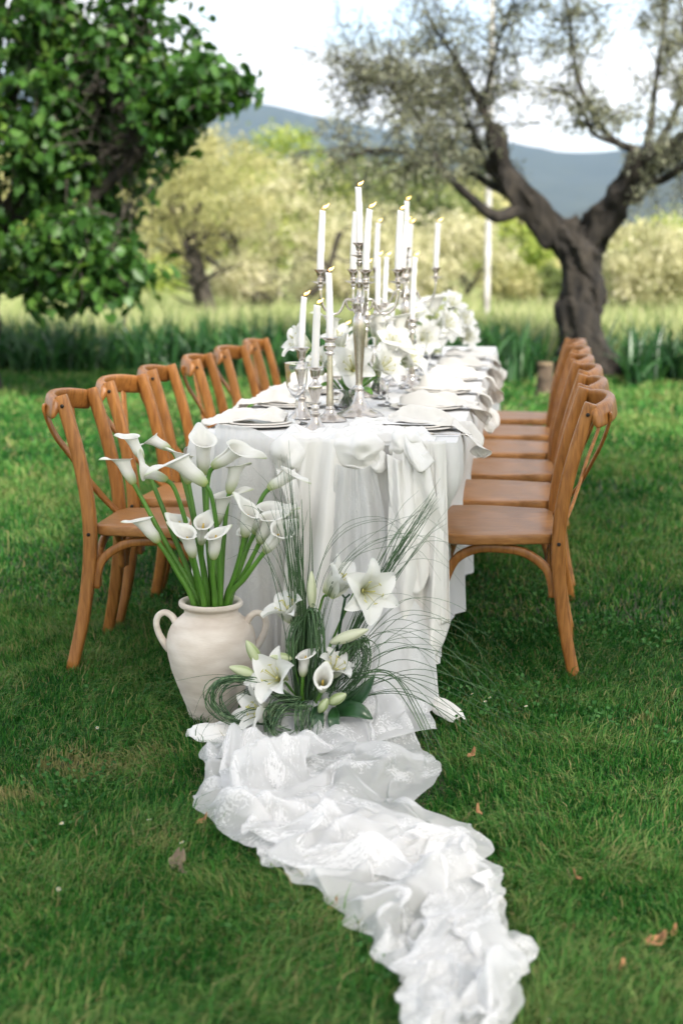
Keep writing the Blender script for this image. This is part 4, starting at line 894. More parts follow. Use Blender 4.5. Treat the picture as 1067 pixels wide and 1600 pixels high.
# ------------------------------------------------------------------ flowers: materials and builders
def mat_petal(name, white, green, trans=0.3, rough=0.5):
    """petal: white, turning green where the attribute g says the flower does"""
    m, nt, b = newmat(name); N = nt.nodes.new; Lk = nt.links.new; out = nt.nodes['Material Output']
    at = N('ShaderNodeAttribute'); at.attribute_name = 'g'; mx = N('ShaderNodeMix'); mx.data_type = 'RGBA'
    mx.inputs[6].default_value = (*white, 1); mx.inputs[7].default_value = (*green, 1); Lk(at.outputs['Fac'], mx.inputs[0])
    Lk(mx.outputs[2], b.inputs['Base Color']); b.inputs['Roughness'].default_value = rough; setin(b, 'Specular IOR Level', 0.35)
    tc = N('ShaderNodeTexCoord'); no = N('ShaderNodeTexNoise'); no.inputs['Scale'].default_value = 90; no.inputs['Detail'].default_value = 5; bp = N('ShaderNodeBump'); bp.inputs['Strength'].default_value = 0.3; bp.inputs['Distance'].default_value = 0.0015
    Lk(tc.outputs['Object'], no.inputs['Vector']); Lk(no.outputs['Fac'], bp.inputs['Height']); Lk(bp.outputs[0], b.inputs['Normal'])
    tr = N('ShaderNodeBsdfTranslucent'); Lk(mx.outputs[2], tr.inputs['Color']); ms = N('ShaderNodeMixShader'); ms.inputs[0].default_value = trans
    Lk(b.outputs[0], ms.inputs[1]); Lk(tr.outputs[0], ms.inputs[2]); Lk(ms.outputs[0], out.inputs['Surface']); return m
m_petal = mat_petal('white_petal', (0.82, 0.815, 0.785), (0.42, 0.50, 0.14), 0.28)
m_spathe = mat_petal('calla_spathe', (0.82, 0.81, 0.755), (0.36, 0.46, 0.10), 0.25, 0.4)
m_bud = mat_petal('lily_bud', (0.72, 0.73, 0.55), (0.22, 0.34, 0.06), 0.15)
m_stem = mat_noise('calla_stem', (0.055, 0.16, 0.018), (0.12, 0.27, 0.035), 14, 0.38, 4, stretch=(1, 1, 0.2))
m_spadix = mat_noise('yellow_spadix', (0.62, 0.42, 0.08), (0.75, 0.55, 0.14), 300, 0.7, bump=0.5)
m_blade = mat_noise('bear_grass', (0.028, 0.075, 0.026), (0.075, 0.15, 0.055), 10, 0.4, 4, lo=0.35, hi=0.65)
m_blade2 = mat_noise('striped_grass', (0.030, 0.085, 0.028), (0.16, 0.25, 0.12), 60, 0.4, 3, lo=0.45, hi=0.65)
m_dleaf = mat_noise('dark_leaf', (0.010, 0.045, 0.014), (0.022, 0.075, 0.020), 20, 0.3, 4)
m_moss = mat_noise('moss', (0.03, 0.035, 0.008), (0.10, 0.11, 0.02), 60, 0.95, 6, bump=1.0, bscale=120)
m_anther = mat_noise('pale_anther', (0.42, 0.42, 0.12), (0.55, 0.50, 0.20), 200, 0.8)

def basis(axis, face):
    z = np.array(axis, float); z /= np.linalg.norm(z); x = np.array(face, float); x = x - z * (x @ z)
    if np.linalg.norm(x) < 1e-4: x = np.array([1, 0, 0.01]) - z * z[0]
    x /= np.linalg.norm(x); return np.stack([x, np.cross(z, x), z], 1)
def spathe_mesh(L=0.10, mouth=0.034, tube_r=0.0125, tip=0.32, curl=0.5, seed=0, roll=1.0):
    nu, nv = 41, 22; V = []; g = []; rg = np.random.default_rng(seed); ph = rg.uniform(0, 6)
    for i in range(nv):
        t = i / (nv - 1)
        for j in range(nu):
            a = (j / (nu - 1) * 2 - 1) * math.pi * 1.06
            back = 0.5 + 0.5 * math.cos(a); sharp = math.exp(-(a / 0.42) ** 2)
            hgt = L * (0.64 + 0.26 * back + tip * sharp * 0.55)
            fl = max(0.0, (t - 0.50) / 0.50)
            r = tube_r * (0.42 + 0.58 * min(1, t / 0.30) ** 0.6) + (mouth - tube_r) * fl ** 1.9 * (0.85 + 0.30 * back)
            if abs(a) > math.pi * 0.9: r += 0.0025 * np.sign(a) * t                # one edge laps over the other
            r *= 1 + 0.05 * math.sin(2 * a + ph) * fl
            z = hgt * t; roll_d = max(0.0, (t - 0.86) / 0.14)
            z -= roll * 0.010 * roll_d ** 1.6 * (1 - 0.5 * sharp); r += roll * 0.005 * roll_d
            x = r * math.cos(a) + curl * 0.030 * sharp * fl ** 2.2; y = r * math.sin(a)
            z -= curl * 0.018 * sharp * fl ** 5
            V.append((x, y, z)); g.append(max(0.0, 1 - t / 0.50) ** 1.5 * 1.0 + (0.6 * sharp * max(0, (t - 0.96) / 0.04)))
    return V, gridfaces(nu, nv), g
SPATHES = [spathe_mesh(0.120, 0.027, 0.0165, 0.34, 0.8, 1), spathe_mesh(0.115, 0.025, 0.0160, 0.24, 0.4, 2), spathe_mesh(0.130, 0.031, 0.0170, 0.44, 1.2, 3), spathe_mesh(0.104, 0.024, 0.0150, 0.20, 0.3, 4)]
def place_mesh(VFg, c, axis, face, s=1.0):
    V, Fc, g = VFg; B = basis(axis, face); return (np.array(V) * s) @ B.T + np.array(c), Fc, g
def calla_head(parent, base, axis, face, kind=0, s=1.0, off=(0, 0, 0)):
    base = np.array(base) - np.array(off); V, Fc, g = place_mesh(SPATHES[kind], base, axis, face, s)
    sp = mk('spathe', V, Fc, m_spathe, parent, attrs={'g': g}); solidify(sp, 0.0011, -1); subsurf(sp, 1)
    ax = np.array(axis, float); ax /= np.linalg.norm(ax)
    mk('spadix', *tube([base + ax * 0.015 * s, base + ax * 0.045 * s, base + ax * 0.066 * s], [0.0035 * s, 0.0042 * s, 0.002 * s], 8), m_spadix, parent)
    return sp
def petal_mesh(L, W, open0, open1, curl, ruffle, seed, nu=9, nv=14):
    """one lily petal in the plane x-z, growing from the origin; angles from the flower axis z"""
    V = []; g = []; x = z = 0.0; rg = np.random.default_rng(seed); ph = rg.uniform(0, 6); tw = rg.normal(0, 0.08)
    for i in range(nv):
        t = i / (nv - 1); ang = open0 + (open1 - open0) * t ** 1.1 + curl * max(0, (t - 0.55) / 0.45) ** 1.6
        if i: x += math.sin(ang) * L / (nv - 1); z += math.cos(ang) * L / (nv - 1)
        w = W * 0.5 * (math.sin(math.pi * min(1, 0.09 + 0.90 * t) ** 0.95) ** 0.68) * (1 if t < 0.99 else 0.6)
        nx, nz = -math.cos(ang), math.sin(ang)                       # towards the inside of the flower
        for j in range(nu):
            u = j / (nu - 1) * 2 - 1; h = W * (0.20 * u * u - 0.05 * math.exp(-(u / 0.18) ** 2)) * (1 - 0.35 * t) + ruffle * math.sin(t * 11 + ph + (2 if u > 0 else 0)) * u * u * t
            V.append((x + nx * h, w * u + tw * t * L * 0.5, z + nz * h)); g.append(math.exp(-t * 5) * 0.85 + 0.22 * math.exp(-(u / 0.16) ** 2) * (1 - t))
    return V, gridfaces(nu, nv), g
def lily(parent, c, axis, face=(0, 0, 1), L=0.10, W=0.046, opened=1.0, seed=0, name='lily', off=(0, 0, 0)):
    """six recurved petals round a throat, with stamens and style; sub-parts of one flower"""
    c = np.array(c) - np.array(off); B = basis(axis, face); rg = np.random.default_rng(seed)
    mb = MB()
    for k in range(6):
        a = k * math.pi / 3 + 0.3; e = np.array([math.cos(a) * 0.020 * (0.5 + opened), math.sin(a) * 0.020 * (0.5 + opened), L * 0.66])
        P = catmull([(0, 0, 0), e * np.array([0.3, 0.3, 0.5]), e], 6) @ B.T + c; V, Fc = tube(P, [0.0010, 0.0007], 5); mb.add(V, Fc)
        d = (B @ np.array([-math.sin(a), math.cos(a), 0.2])) * 0.006; V, Fc = tube([P[-1] - d, P[-1], P[-1] + d], [0.0008, 0.0020, 0.0008], 5); mb.add(V, Fc)
    P = catmull([(0, 0, 0), (0.002, 0, L * 0.5), (0.006, 0.004, L * 0.82)], 6) @ B.T + c; V, Fc = tube(P, [0.0013, 0.0012, 0.0026], 6); mb.add(V, Fc)
    core = mb.build(name, m_anther, parent)
    for k in range(6):
        inner = k % 2; a = k * math.pi / 3 + rg.normal(0, 0.06)
        V, Fc, g = petal_mesh(L * rg.uniform(1.0, 1.14), W * (1.50 if inner else 1.08), 0.22 + 0.1 * (1 - inner), (0.55 + 0.75 * opened) * rg.uniform(0.85, 1.15), opened * rg.uniform(0.4, 1.1), 0.004, seed * 7 + k)
        V = np.array(V); ca, sa = math.cos(a), math.sin(a); V = V @ np.array([[ca, -sa, 0], [sa, ca, 0], [0, 0, 1]]).T
        V = V @ B.T + c
        o = mk('petal', V, Fc, m_petal, core, attrs={'g': g}); subsurf(o, 1)
    return core
def bud(parent, p0, p1, r, white=0.4, off=(0, 0, 0), seed=0):
    p0 = np.array(p0) - np.array(off); p1 = np.array(p1) - np.array(off); ax = p1 - p0; L = np.linalg.norm(ax); B = basis(ax, (0, -1, 0.2)); V = []; g = []; nv, nu = 16, 18
    for i in range(nv):
        t = i / (nv - 1); rr = r * (math.sin(math.pi * (0.05 + 0.93 * t) ** 0.9) ** 0.75)
        for j in range(nu):
            a = 2 * math.pi * j / nu; groove = abs(math.cos(1.5 * a)); k = rr * (1 - 0.16 * (1 - groove ** 0.35))
            V.append((k * math.cos(a), k * math.sin(a), L * t)); g.append(min(1, max(0, (1 - white) * (0.75 - 0.35 * t + 0.45 * (1 - groove ** 0.5)))))
    return mk('bud', np.array(V) @ B.T + p0, gridfaces(nu, nv, True), m_bud, parent, attrs={'g': g})
def broad_leaf(parent, P, W, mat, off=(0, 0, 0), up=(0, -0.5, 1), name='leaf', fold=0.25):
    P = catmull(np.array(P, float) - np.array(off), 14); T_, N_, B_ = frames(P, up); V = []; nu = 7
    for i in range(14):
        t = i / 13; w = W * 0.5 * max(0.03, math.sin(math.pi * (0.06 + 0.93 * t)) ** 0.8)
        for j in range(nu): u = j / (nu - 1) * 2 - 1; V.append(P[i] + B_[i] * w * u + N_[i] * w * fold * u * u)
    o = mk(name, V, gridfaces(nu, 14), mat, parent); solidify(o, 0.0008); return o

# ------------------------------------------------------------------ clay jar with calla lilies
VX, VY = -0.868, 3.80
jar = thing('clay_jar', (VX, VY, 0.0), R(7), 'pale two-handled clay jar filled with white calla lilies', 'jar')
prof = smoothprof([(0.0005, 0.0), (0.060, 0.0), (0.066, 0.004), (0.074, 0.040), (0.094, 0.095), (0.114, 0.150), (0.1255, 0.205), (0.1235, 0.245), (0.108, 0.280), (0.086, 0.300), (0.0755, 0.311), (0.0755, 0.322), (0.086, 0.331), (0.0905, 0.338), (0.0885, 0.345), (0.080, 0.346), (0.070, 0.338), (0.066, 0.322), (0.070, 0.305), (0.095, 0.27), (0.110, 0.20), (0.08, 0.06), (0.0005, 0.03)], 110)
V, Fc = lathe([(r_ + (0.0005 * math.sin(z_ * 420) + 0.0006 * (vnoise(z_ * 60, 0.3) - 0.5) if r_ > 0.06 else 0), z_) for r_, z_ in prof], 64); V = knobbly(V, 0.0016, 14, 2); mk('body', V, Fc, m_clay, jar)
for s in (-1, 1):
    P = catmull([(s * 0.098, 0, 0.280), (s * 0.110, 0, 0.300), (s * 0.129, 0, 0.311), (s * 0.147, 0, 0.302), (s * 0.154, 0, 0.281), (s * 0.149, 0, 0.254), (s * 0.136, 0, 0.228), (s * 0.119, 0, 0.204)], 30)
    mk('handle', *tube(P, [0.013, 0.0115, 0.0105, 0.0105, 0.0105, 0.011, 0.0125, 0.014], 12, up=(0, 1, 0), flat=0.85), m_clay, jar)
CAL = [((-1.074,3.78,0.673),(-1.139,3.78,0.792),(-0.905,3.79),(-1,-0.3,-.2),0,0.92,'tallest calla lily at the far left, seen from its side with a twisted tip'),
 ((-1.071,3.86,0.732),(-1.119,3.86,0.822),(-0.915,3.83),(-1,0.3,0.3),0,.85,'upright narrow calla lily, second from the left in the clay jar'),
 ((-0.973,3.76,0.691),(-1.074,3.74,0.731),(-0.90,3.80),(-0.6,-0.3,1),2,0.78,'calla lily bent low to the left in front of the chair posts'),
 ((-1.005,3.92,0.754),(-1.073,3.92,0.786),(-0.885,3.83),(-1,0,-0.6),1,.80,'small calla lily nodding left high behind the others'),
 ((-0.861,3.74,0.682),(-0.96,3.71,0.765),(-0.835,3.77),(-1,-0.2,0.2),2,1.15,'large calla lily on a curved stem in the middle, opening to the left'),
 ((-0.902,3.88,0.687),(-0.900,3.88,0.823),(-0.87,3.83),(-0.2,0.5,1),2,1.10,'tall calla lily at the back, highest in the clay jar'),
 ((-0.867,3.84,0.717),(-0.777,3.83,0.777),(-0.862,3.82),(0.9,0.2,0.2),2,1.05,'large calla lily opening to the right at the top'),
 ((-0.997,3.74,0.519),(-1.061,3.72,0.601),(-0.915,3.76),(-1,-0.2,0.4),1,1.0,'low calla lily leaning out on the left over the chair seat'),
 ((-0.891,3.70,0.489),(-0.907,3.65,0.57),(-0.875,3.745),(-0.9,0.2,0.4),0,.95,'open calla lily facing the camera above the jar rim'),
 ((-0.883,3.76,0.512),(-0.871,3.73,0.584),(-0.872,3.78),(0.3,0.4,1),3,.95,'small calla lily in the middle behind the lowest ones'),
 ((-0.836,3.70,0.485),(-0.822,3.67,0.572),(-0.845,3.75),(0.9,0.3,0.3),3,1.05,'lowest calla lily, standing straight above the middle of the rim'),
 ((-0.863,3.86,0.548),(-0.836,3.86,0.638),(-0.855,3.84),(0.9,0.3,0.2),2,1.0,'calla lily behind the curved stem, seen against the chiffon'),
 ((-0.758,3.74,0.541),(-0.74,3.705,0.627),(-0.805,3.775),(-0.9,0.3,0.2),0,1.0,'calla lily of the right bunch facing the camera with a round mouth'),
 ((-0.747,3.82,0.535),(-0.687,3.8,0.626),(-0.812,3.81),(1,0.3,0.2),2,1.0,'upper calla lily of the right bunch opening to the right'),
 ((-0.721,3.76,0.52),(-0.681,3.73,0.605),(-0.80,3.79),(1,0.2,0.2),1,1.1,'calla lily in the middle of the right bunch'),
 ((-0.7,3.72,0.504),(-0.652,3.7,0.565),(-0.795,3.77),(0.7,0.5,0.6),0,1.0,'lowest calla lily of the right bunch leaning right'),
 ((-0.71,3.84,0.659),(-0.639,3.84,0.707),(-0.815,3.83),(1,0,0.3),0,.95,'single calla lily reaching far right in front of the satin knot'),
 ((-0.935,3.84,0.668),(-0.958,3.83,0.785),(-0.88,3.82),(-0.7,-0.5,0.4),1,1.05,'upright calla lily between the bent left one and the highest one'),
 ((-0.825,3.86,0.640),(-0.795,3.85,0.735),(-0.85,3.84),(0.8,-0.4,0.3),1,1.0,'calla lily standing just right of the highest one'),
 ((-0.785,3.85,0.470),(-0.772,3.84,0.56),(-0.83,3.83),(0.5,0.5,0.3),3,0.95,'short calla lily tucked behind the round-mouthed one'),
 ((-0.932,3.79,0.507),(-0.947,3.77,0.568),(-0.885,3.80),(-1,0.3,0.2),3,1.0,'half hidden calla lily behind the open one on the left')]
for b, q, f0, face, kind, s, lab in CAL:
    b = np.array(b); q = np.array(q); ax = q - b; ax[1] *= 0.55; ax /= np.linalg.norm(ax)
    t = thing('calla_lily', (f0[0], f0[1], 0.20), label=lab, cat='flower', group='calla lilies in the clay jar'); off = (f0[0], f0[1], 0.20)
    foot = np.array([f0[0] * 0.4 + VX * 0.6, f0[1] * 0.4 + VY * 0.6, 0.16]); rd = np.array([f0[0] - VX, f0[1] - VY]); rd = rd * min(1, 0.054 / (np.linalg.norm(rd) + 1e-6)); rim = np.array([VX + rd[0], VY + rd[1], 0.345])
    hdir = ax * 0.5 + np.array([0, 0, 0.5]); 
    d0 = (b - rim) / np.linalg.norm(b - rim); de = ax * 0.6 + d0; de /= np.linalg.norm(de); P = catmull([foot, rim, rim * 0.5 + b * 0.5 + (d0 - de) * 0.05, b - de * 0.035, b + ax * 0.012], 26) - np.array(off)
    mk('stem', *tube(P, [0.0088, 0.0085, 0.0072, 0.0062, 0.0068], 10), m_stem, t)
    calla_head(t, b, ax, face, kind, s * 1.04, off)

# ------------------------------------------------------------------ lily and bear-grass arrangement on the cloth
AO = (-0.575, 3.625, 0.04); ao = np.array(AO)
arr = thing('flower_arrangement', AO, label='low arrangement of white lilies, buds and looping bear grass beside the jar', cat='flowers')
nu, nv = 30, 14; U, Vv = np.meshgrid(np.linspace(0, 2 * np.pi, nu, endpoint=False), np.linspace(0, np.pi / 2, nv)); rr = 1 + 0.25 * (fbm(U * 3, Vv * 3, 2, 3, 4) - 0.5)
mk('moss_base', np.stack([0.085 * rr * np.cos(U) * np.sin(Vv), 0.075 * rr * np.sin(U) * np.sin(Vv), -0.03 + 0.10 * rr * np.cos(Vv)], -1).reshape(-1, 3), gridfaces(nu, nv, True), m_moss, arr)
def stem(P, r0, r1, mat=None, name='stem'):
    return mk(name, *tube(catmull(np.array(P) - ao, 14), [r0, r1], 7), mat or m_stem, arr)
B0 = np.array([-0.575, 3.63, 0.06])
def flower(c, ax, L, W, op, seed, face=(0, 0, 1)):
    lily(arr, c, ax, face, L, W, op, seed, off=AO); a = np.array(ax, float); a /= np.linalg.norm(a)
    c = np.array(c); stem([B0, (B0 + c) / 2 - a * 0.04, c - a * 0.03, c], 0.0035, 0.0035)
flower((-0.430, 3.665, 0.420), (0.50, -0.80, 0.10), 0.112, 0.052, 1.0, 1, (0.1, 0, 1))
flower((-0.524, 3.700, 0.395), (0.60, -0.15, 0.78), 0.105, 0.045, 0.25, 2, (0, -1, 0))
flower((-0.608, 3.680, 0.328), (-0.45, -0.35, 0.80), 0.092, 0.044, 0.85, 3, (0, -1, 0.2))
flower((-0.632, 3.600, 0.178), (-0.35, -0.75, 0.50), 0.104, 0.048, 0.80, 4)
flower((-0.655, 3.580, 0.098), (-0.70, -0.55, 0.25), 0.100, 0.042, 0.55, 5)
flower((-0.505, 3.605, 0.200), (0.45, -0.35, 0.80), 0.075, 0.036, 0.7, 6)
for b, q, kind, s, face in (((-0.577, 3.60, 0.195), (-0.562, 3.588, 0.285), 3, 0.92, (0.9, 0.3, 0.1)), ((-0.522, 3.575, 0.165), (-0.510, 3.520, 0.222), 1, 0.90, (0.2, 0.6, 1))):
    b = np.array(b); a = np.array(q) - b; a /= np.linalg.norm(a); hd = stem([B0 + (0.02, -0.02, 0), B0 * 0.4 + b * 0.6 - a * 0.02, b, b + a * 0.01], 0.0055, 0.0052, None, 'calla'); calla_head(hd, b, a, face, kind, s, AO)
bud(arr, (-0.561, 3.66, 0.365), (-0.561, 3.655, 0.470), 0.0135, 0.62, AO); bud(arr, (-0.505, 3.62, 0.285), (-0.402, 3.60, 0.330), 0.0160, 0.85, AO)
bud(arr, (-0.605, 3.60, 0.243), (-0.662, 3.58, 0.254), 0.0135, 0.35, AO); bud(arr, (-0.500, 3.55, 0.140), (-0.452, 3.535, 0.172), 0.0150, 0.15, AO)
bud(arr, (-0.690, 3.60, 0.222), (-0.727, 3.595, 0.290), 0.0165, 0.20, AO); bud(arr, (-0.700, 3.58, 0.200), (-0.768, 3.565, 0.224), 0.0155, 0.40, AO); bud(arr, (-0.525, 3.55, 0.115), (-0.500, 3.53, 0.160), 0.013, 0.1, AO)
for q in ((-0.561, 3.66, 0.365), (-0.505, 3.62, 0.285), (-0.605, 3.60, 0.243), (-0.690, 3.60, 0.222), (-0.700, 3.58, 0.200), (-0.500, 3.55, 0.140)):
    q = np.array(q); stem([B0, B0 * 0.5 + q * 0.5 + (0, 0.01, 0.01), q], 0.003, 0.003)
stem([(-0.50, 3.66, 0.20), (-0.487, 3.66, 0.305), (-0.470, 3.655, 0.402)], 0.0040, 0.0036, m_dleaf); stem([(-0.478, 3.655, 0.408), (-0.470, 3.655, 0.400), (-0.458, 3.655, 0.410)], 0.0028, 0.0028, m_dleaf)
broad_leaf(arr, [(-0.510, 3.61, 0.10), (-0.46, 3.595, 0.125), (-0.42, 3.59, 0.155), (-0.385, 3.60, 0.205)], 0.046, m_dleaf, AO, (0, -1, 0.6))
broad_leaf(arr, [(-0.510, 3.60, 0.09), (-0.46, 3.57, 0.118), (-0.42, 3.555, 0.120), (-0.385, 3.555, 0.100)], 0.046, m_dleaf, AO, (0, -1, 0.8))
broad_leaf(arr, [(-0.54, 3.58, 0.12), (-0.53, 3.545, 0.10), (-0.525, 3.53, 0.055)], 0.040, m_dleaf, AO, (0, -1, 0.3))
broad_leaf(arr, [(-0.49, 3.58, 0.12), (-0.485, 3.54, 0.10), (-0.48, 3.525, 0.05)], 0.032, m_dleaf, AO, (0, -1, 0.3))
rg = np.random.default_rng(77)
def grass_bundle(name, n, ctrl, spread, r, mat, sprd0=0.006, tip=0.25):
    """many fine blades that follow one curve loosely: one tuft"""
    mb = MB(); K = np.array(ctrl, float)
    for _ in range(n):
        d = rg.normal(0, 1, 3)[None, :] * np.linspace(sprd0, spread, len(K))[:, None] ** 1.0 * rg.uniform(0.7, 1.2) + rg.normal(0, 1, (len(K), 3)) * np.linspace(sprd0 * 0.4, min(spread, 0.03) * 0.35, len(K))[:, None]
        P = catmull(K + d, 22) - ao; kr = r * rg.uniform(0.65, 1.35); V, Fc = tube(P, [kr, kr, kr * 0.8, kr * tip], 4, cap=False, flat=0.55); mb.add(V, Fc)
    return mb.build(name, mat, arr)
# upright sprays, the bundle to the right, the fan of fine arcs
grass_bundle('grass_tuft', 16, [(-0.585, 3.65, 0.08), (-0.60, 3.665, 0.35), (-0.62, 3.68, 0.55), (-0.645, 3.70, 0.74)], 0.040, 0.0010, m_blade)
grass_bundle('grass_tuft', 16, [(-0.59, 3.66, 0.10), (-0.592, 3.67, 0.35), (-0.605, 3.685, 0.52), (-0.615, 3.70, 0.62)], 0.020, 0.0017, m_blade)
grass_bundle('grass_tuft', 30, [(-0.53, 3.65, 0.10), (-0.47, 3.68, 0.26), (-0.385, 3.70, 0.43), (-0.30, 3.72, 0.57), (-0.25, 3.74, 0.64)], 0.030, 0.0010, m_blade)
grass_bundle('grass_tuft', 11, [(-0.52, 3.65, 0.12), (-0.40, 3.66, 0.27), (-0.27, 3.66, 0.31), (-0.13, 3.65, 0.24), (-0.05, 3.63, 0.12)], 0.075, 0.00085, m_blade)
grass_bundle('grass_tuft', 9, [(-0.52, 3.65, 0.12), (-0.43, 3.66, 0.30), (-0.33, 3.66, 0.42), (-0.20, 3.65, 0.40), (-0.10, 3.63, 0.28)], 0.080, 0.00075, m_blade)
grass_bundle('grass_tuft', 9, [(-0.57, 3.66, 0.15), (-0.53, 3.68, 0.42), (-0.45, 3.69, 0.54), (-0.33, 3.69, 0.57), (-0.25, 3.68, 0.50)], 0.060, 0.00070, m_blade)
grass_bundle('grass_tuft', 8, [(-0.58, 3.66, 0.15), (-0.62, 3.68, 0.42), (-0.68, 3.69, 0.56), (-0.74, 3.69, 0.58)], 0.080, 0.00070, m_blade)
grass_bundle('grass_tuft', 8, [(-0.50, 3.62, 0.12), (-0.33, 3.60, 0.20), (-0.15, 3.56, 0.13), (0.0, 3.50, 0.06)], 0.070, 0.0010, m_blade)
grass_bundle('grass_tuft', 4, [(-0.46, 3.60, 0.20), (-0.33, 3.56, 0.22), (-0.24, 3.50, 0.10), (-0.20, 3.46, 0.03)], 0.040, 0.0016, m_blade)
grass_bundle('grass_tuft', 10, [(-0.60, 3.62, 0.12), (-0.72, 3.60, 0.17), (-0.82, 3.59, 0.12), (-0.86, 3.58, 0.07)], 0.070, 0.0007, m_blade)
# tied loops
grass_bundle('grass_loop', 34, [(-0.575, 3.63, 0.10), (-0.575, 3.64, 0.24), (-0.562, 3.64, 0.345), (-0.545, 3.615, 0.350), (-0.538, 3.60, 0.27), (-0.545, 3.595, 0.18)], 0.013, 0.0021, m_blade, 0.012, 0.8)
grass_bundle('grass_loop', 26, [(-0.585, 3.63, 0.12), (-0.595, 3.635, 0.25), (-0.590, 3.63, 0.335), (-0.605, 3.605, 0.30), (-0.608, 3.60, 0.22)], 0.010, 0.0021, m_blade, 0.010, 0.8)
grass_bundle('grass_loop', 34, [(-0.55, 3.62, 0.09), (-0.50, 3.63, 0.20), (-0.44, 3.63, 0.285), (-0.415, 3.615, 0.26), (-0.425, 3.60, 0.20), (-0.47, 3.595, 0.15)], 0.016, 0.0018, m_blade, 0.010, 0.8)
grass_bundle('grass_loop', 20, [(-0.59, 3.60, 0.12), (-0.68, 3.585, 0.185), (-0.78, 3.58, 0.185), (-0.815, 3.575, 0.135), (-0.775, 3.57, 0.085), (-0.68, 3.57, 0.07), (-0.60, 3.58, 0.08)], 0.009, 0.0019, m_blade2, 0.012, 0.9)
grass_bundle('grass_loop', 26, [(-0.575, 3.585, 0.12), (-0.635, 3.555, 0.125), (-0.66, 3.535, 0.075), (-0.62, 3.52, 0.045), (-0.565, 3.53, 0.055), (-0.55, 3.56, 0.11)], 0.014, 0.0018, m_blade2, 0.010, 0.9)
grass_bundle('grass_loop', 14, [(-0.565, 3.575, 0.13), (-0.575, 3.535, 0.12), (-0.57, 3.515, 0.07), (-0.555, 3.525, 0.035)], 0.008, 0.0022, m_blade2, 0.007, 0.9)
grass_bundle('grass_loop', 8, [(-0.60, 3.58, 0.10), (-0.70, 3.555, 0.105), (-0.745, 3.545, 0.07), (-0.69, 3.53, 0.045), (-0.60, 3.54, 0.06)], 0.014, 0.0009, m_blade, 0.010, 0.9)
# ------------------------------------------------------------------ silver on the table
ZT = 0.7625
def stick_short(name, loc, label, s=1.0):
    t = thing(name, loc, R(random.uniform(0, 60)), label, 'candlestick', 'silver candlesticks on the table')
    mk('foot', *lathe(smoothprof([(0.0005, 0.0), (0.043, 0.0), (0.0445, 0.004), (0.033, 0.014), (0.020, 0.030), (0.0125, 0.050)], 20), 24), m_silver, t)
    mk('stem', *lathe(smoothprof([(0.0115, 0.048), (0.016, 0.058), (0.010, 0.066), (0.0135, 0.075), (0.0085, 0.086), (0.0115, 0.100), (0.0200, 0.128), (0.0215, 0.142), (0.0170, 0.148), (0.0105, 0.156), (0.0080, 0.165)], 50), 24), m_silver, t)
    mk('cup', *lathe(smoothprof([(0.0078, 0.163), (0.0130, 0.170), (0.0155, 0.186), (0.0180, 0.194), (0.0270, 0.199), (0.0275, 0.201), (0.0150, 0.2005), (0.0125, 0.195), (0.0122, 0.185), (0.0005, 0.184)], 40), 24), m_silver, t)
    t.scale = (1, 1, s); return t
def stick_tall(name, loc, label, s=1.0):
    t = thing(name, loc, R(random.uniform(0, 60)), label, 'candlestick', 'silver candlesticks on the table')
    mk('foot', *lathe(smoothprof([(0.0005, 0.0), (0.052, 0.0), (0.0535, 0.004), (0.042, 0.012), (0.024, 0.022), (0.016, 0.036)], 20), 24), m_silver, t)
    mk('stem', *lathe(smoothprof([(0.0150, 0.034), (0.0165, 0.040), (0.0128, 0.046), (0.0125, 0.06), (0.0108, 0.13), (0.0092, 0.205), (0.0092, 0.212)], 30), 20), m_silver, t)
    mk('cup', *lathe(smoothprof([(0.0092, 0.210), (0.0150, 0.217), (0.0110, 0.226), (0.0175, 0.235), (0.0190, 0.243), (0.0155, 0.250), (0.0170, 0.258), (0.0270, 0.266), (0.0275, 0.268), (0.0150, 0.2675), (0.0125, 0.262), (0.0122, 0.250), (0.0005, 0.249)], 50), 24), m_silver, t)
    t.scale = (1, 1, s); return t
def candle(loc, h, label, r=0.0122, lean=(0.0, 0.0), seed=0):
    t = thing('taper_candle', loc, 0, label, 'candle', 'lit white candles on the table'); rg = np.random.default_rng(seed)
    nz = 26; P = np.array([(lean[0] * z * z / h, lean[1] * z * z / h, z) for z in np.linspace(0, h, nz)]); V, Fc = tube(P, np.linspace(r, r * 0.80, nz), 18)
    V = np.array(V); side = rg.uniform(-0.6, 0.8)
    for i in range(len(V)):                                      # wax runs down the lee side
        z = V[i, 2] / h; a = math.atan2(V[i, 1], V[i, 0] - lean[0] * V[i, 2] ** 2 / h); k = math.exp(-((a - side) / 0.5) ** 2) * (1 if z > 0.35 else 0.15) * (0.5 + 0.9 * vnoise(z * 22, seed)); V[i, 0] += 0.0030 * k * math.cos(a); V[i, 1] += 0.0030 * k * math.sin(a)
        if z > 0.985: V[i, 2] -= 0.004 * (0.5 + 0.5 * math.cos(a - side))
    mk('wax', V, Fc, m_wax, t)
    top = P[-1]; w = mk('wick', *tube([top - (0, 0, 0.003), top + (0.001, 0, 0.006), top + (0.003, 0, 0.010)], 0.0009, 5), m_wick, t)
    d = np.array([0.80, 0.0, 0.55]) * rg.uniform(0.9, 1.15); FP = catmull([top + (0.001, 0, 0.004), top + (0.006, 0, 0.009), top + d * 0.014 + (0.002, 0, 0.004), top + d * 0.025 + (0.0, 0, 0.006)], 14)
    mk('flame', *tube(FP, [0.0010, 0.0036, 0.0042, 0.0034, 0.0018, 0.0004], 10), m_flame, t)
    return t
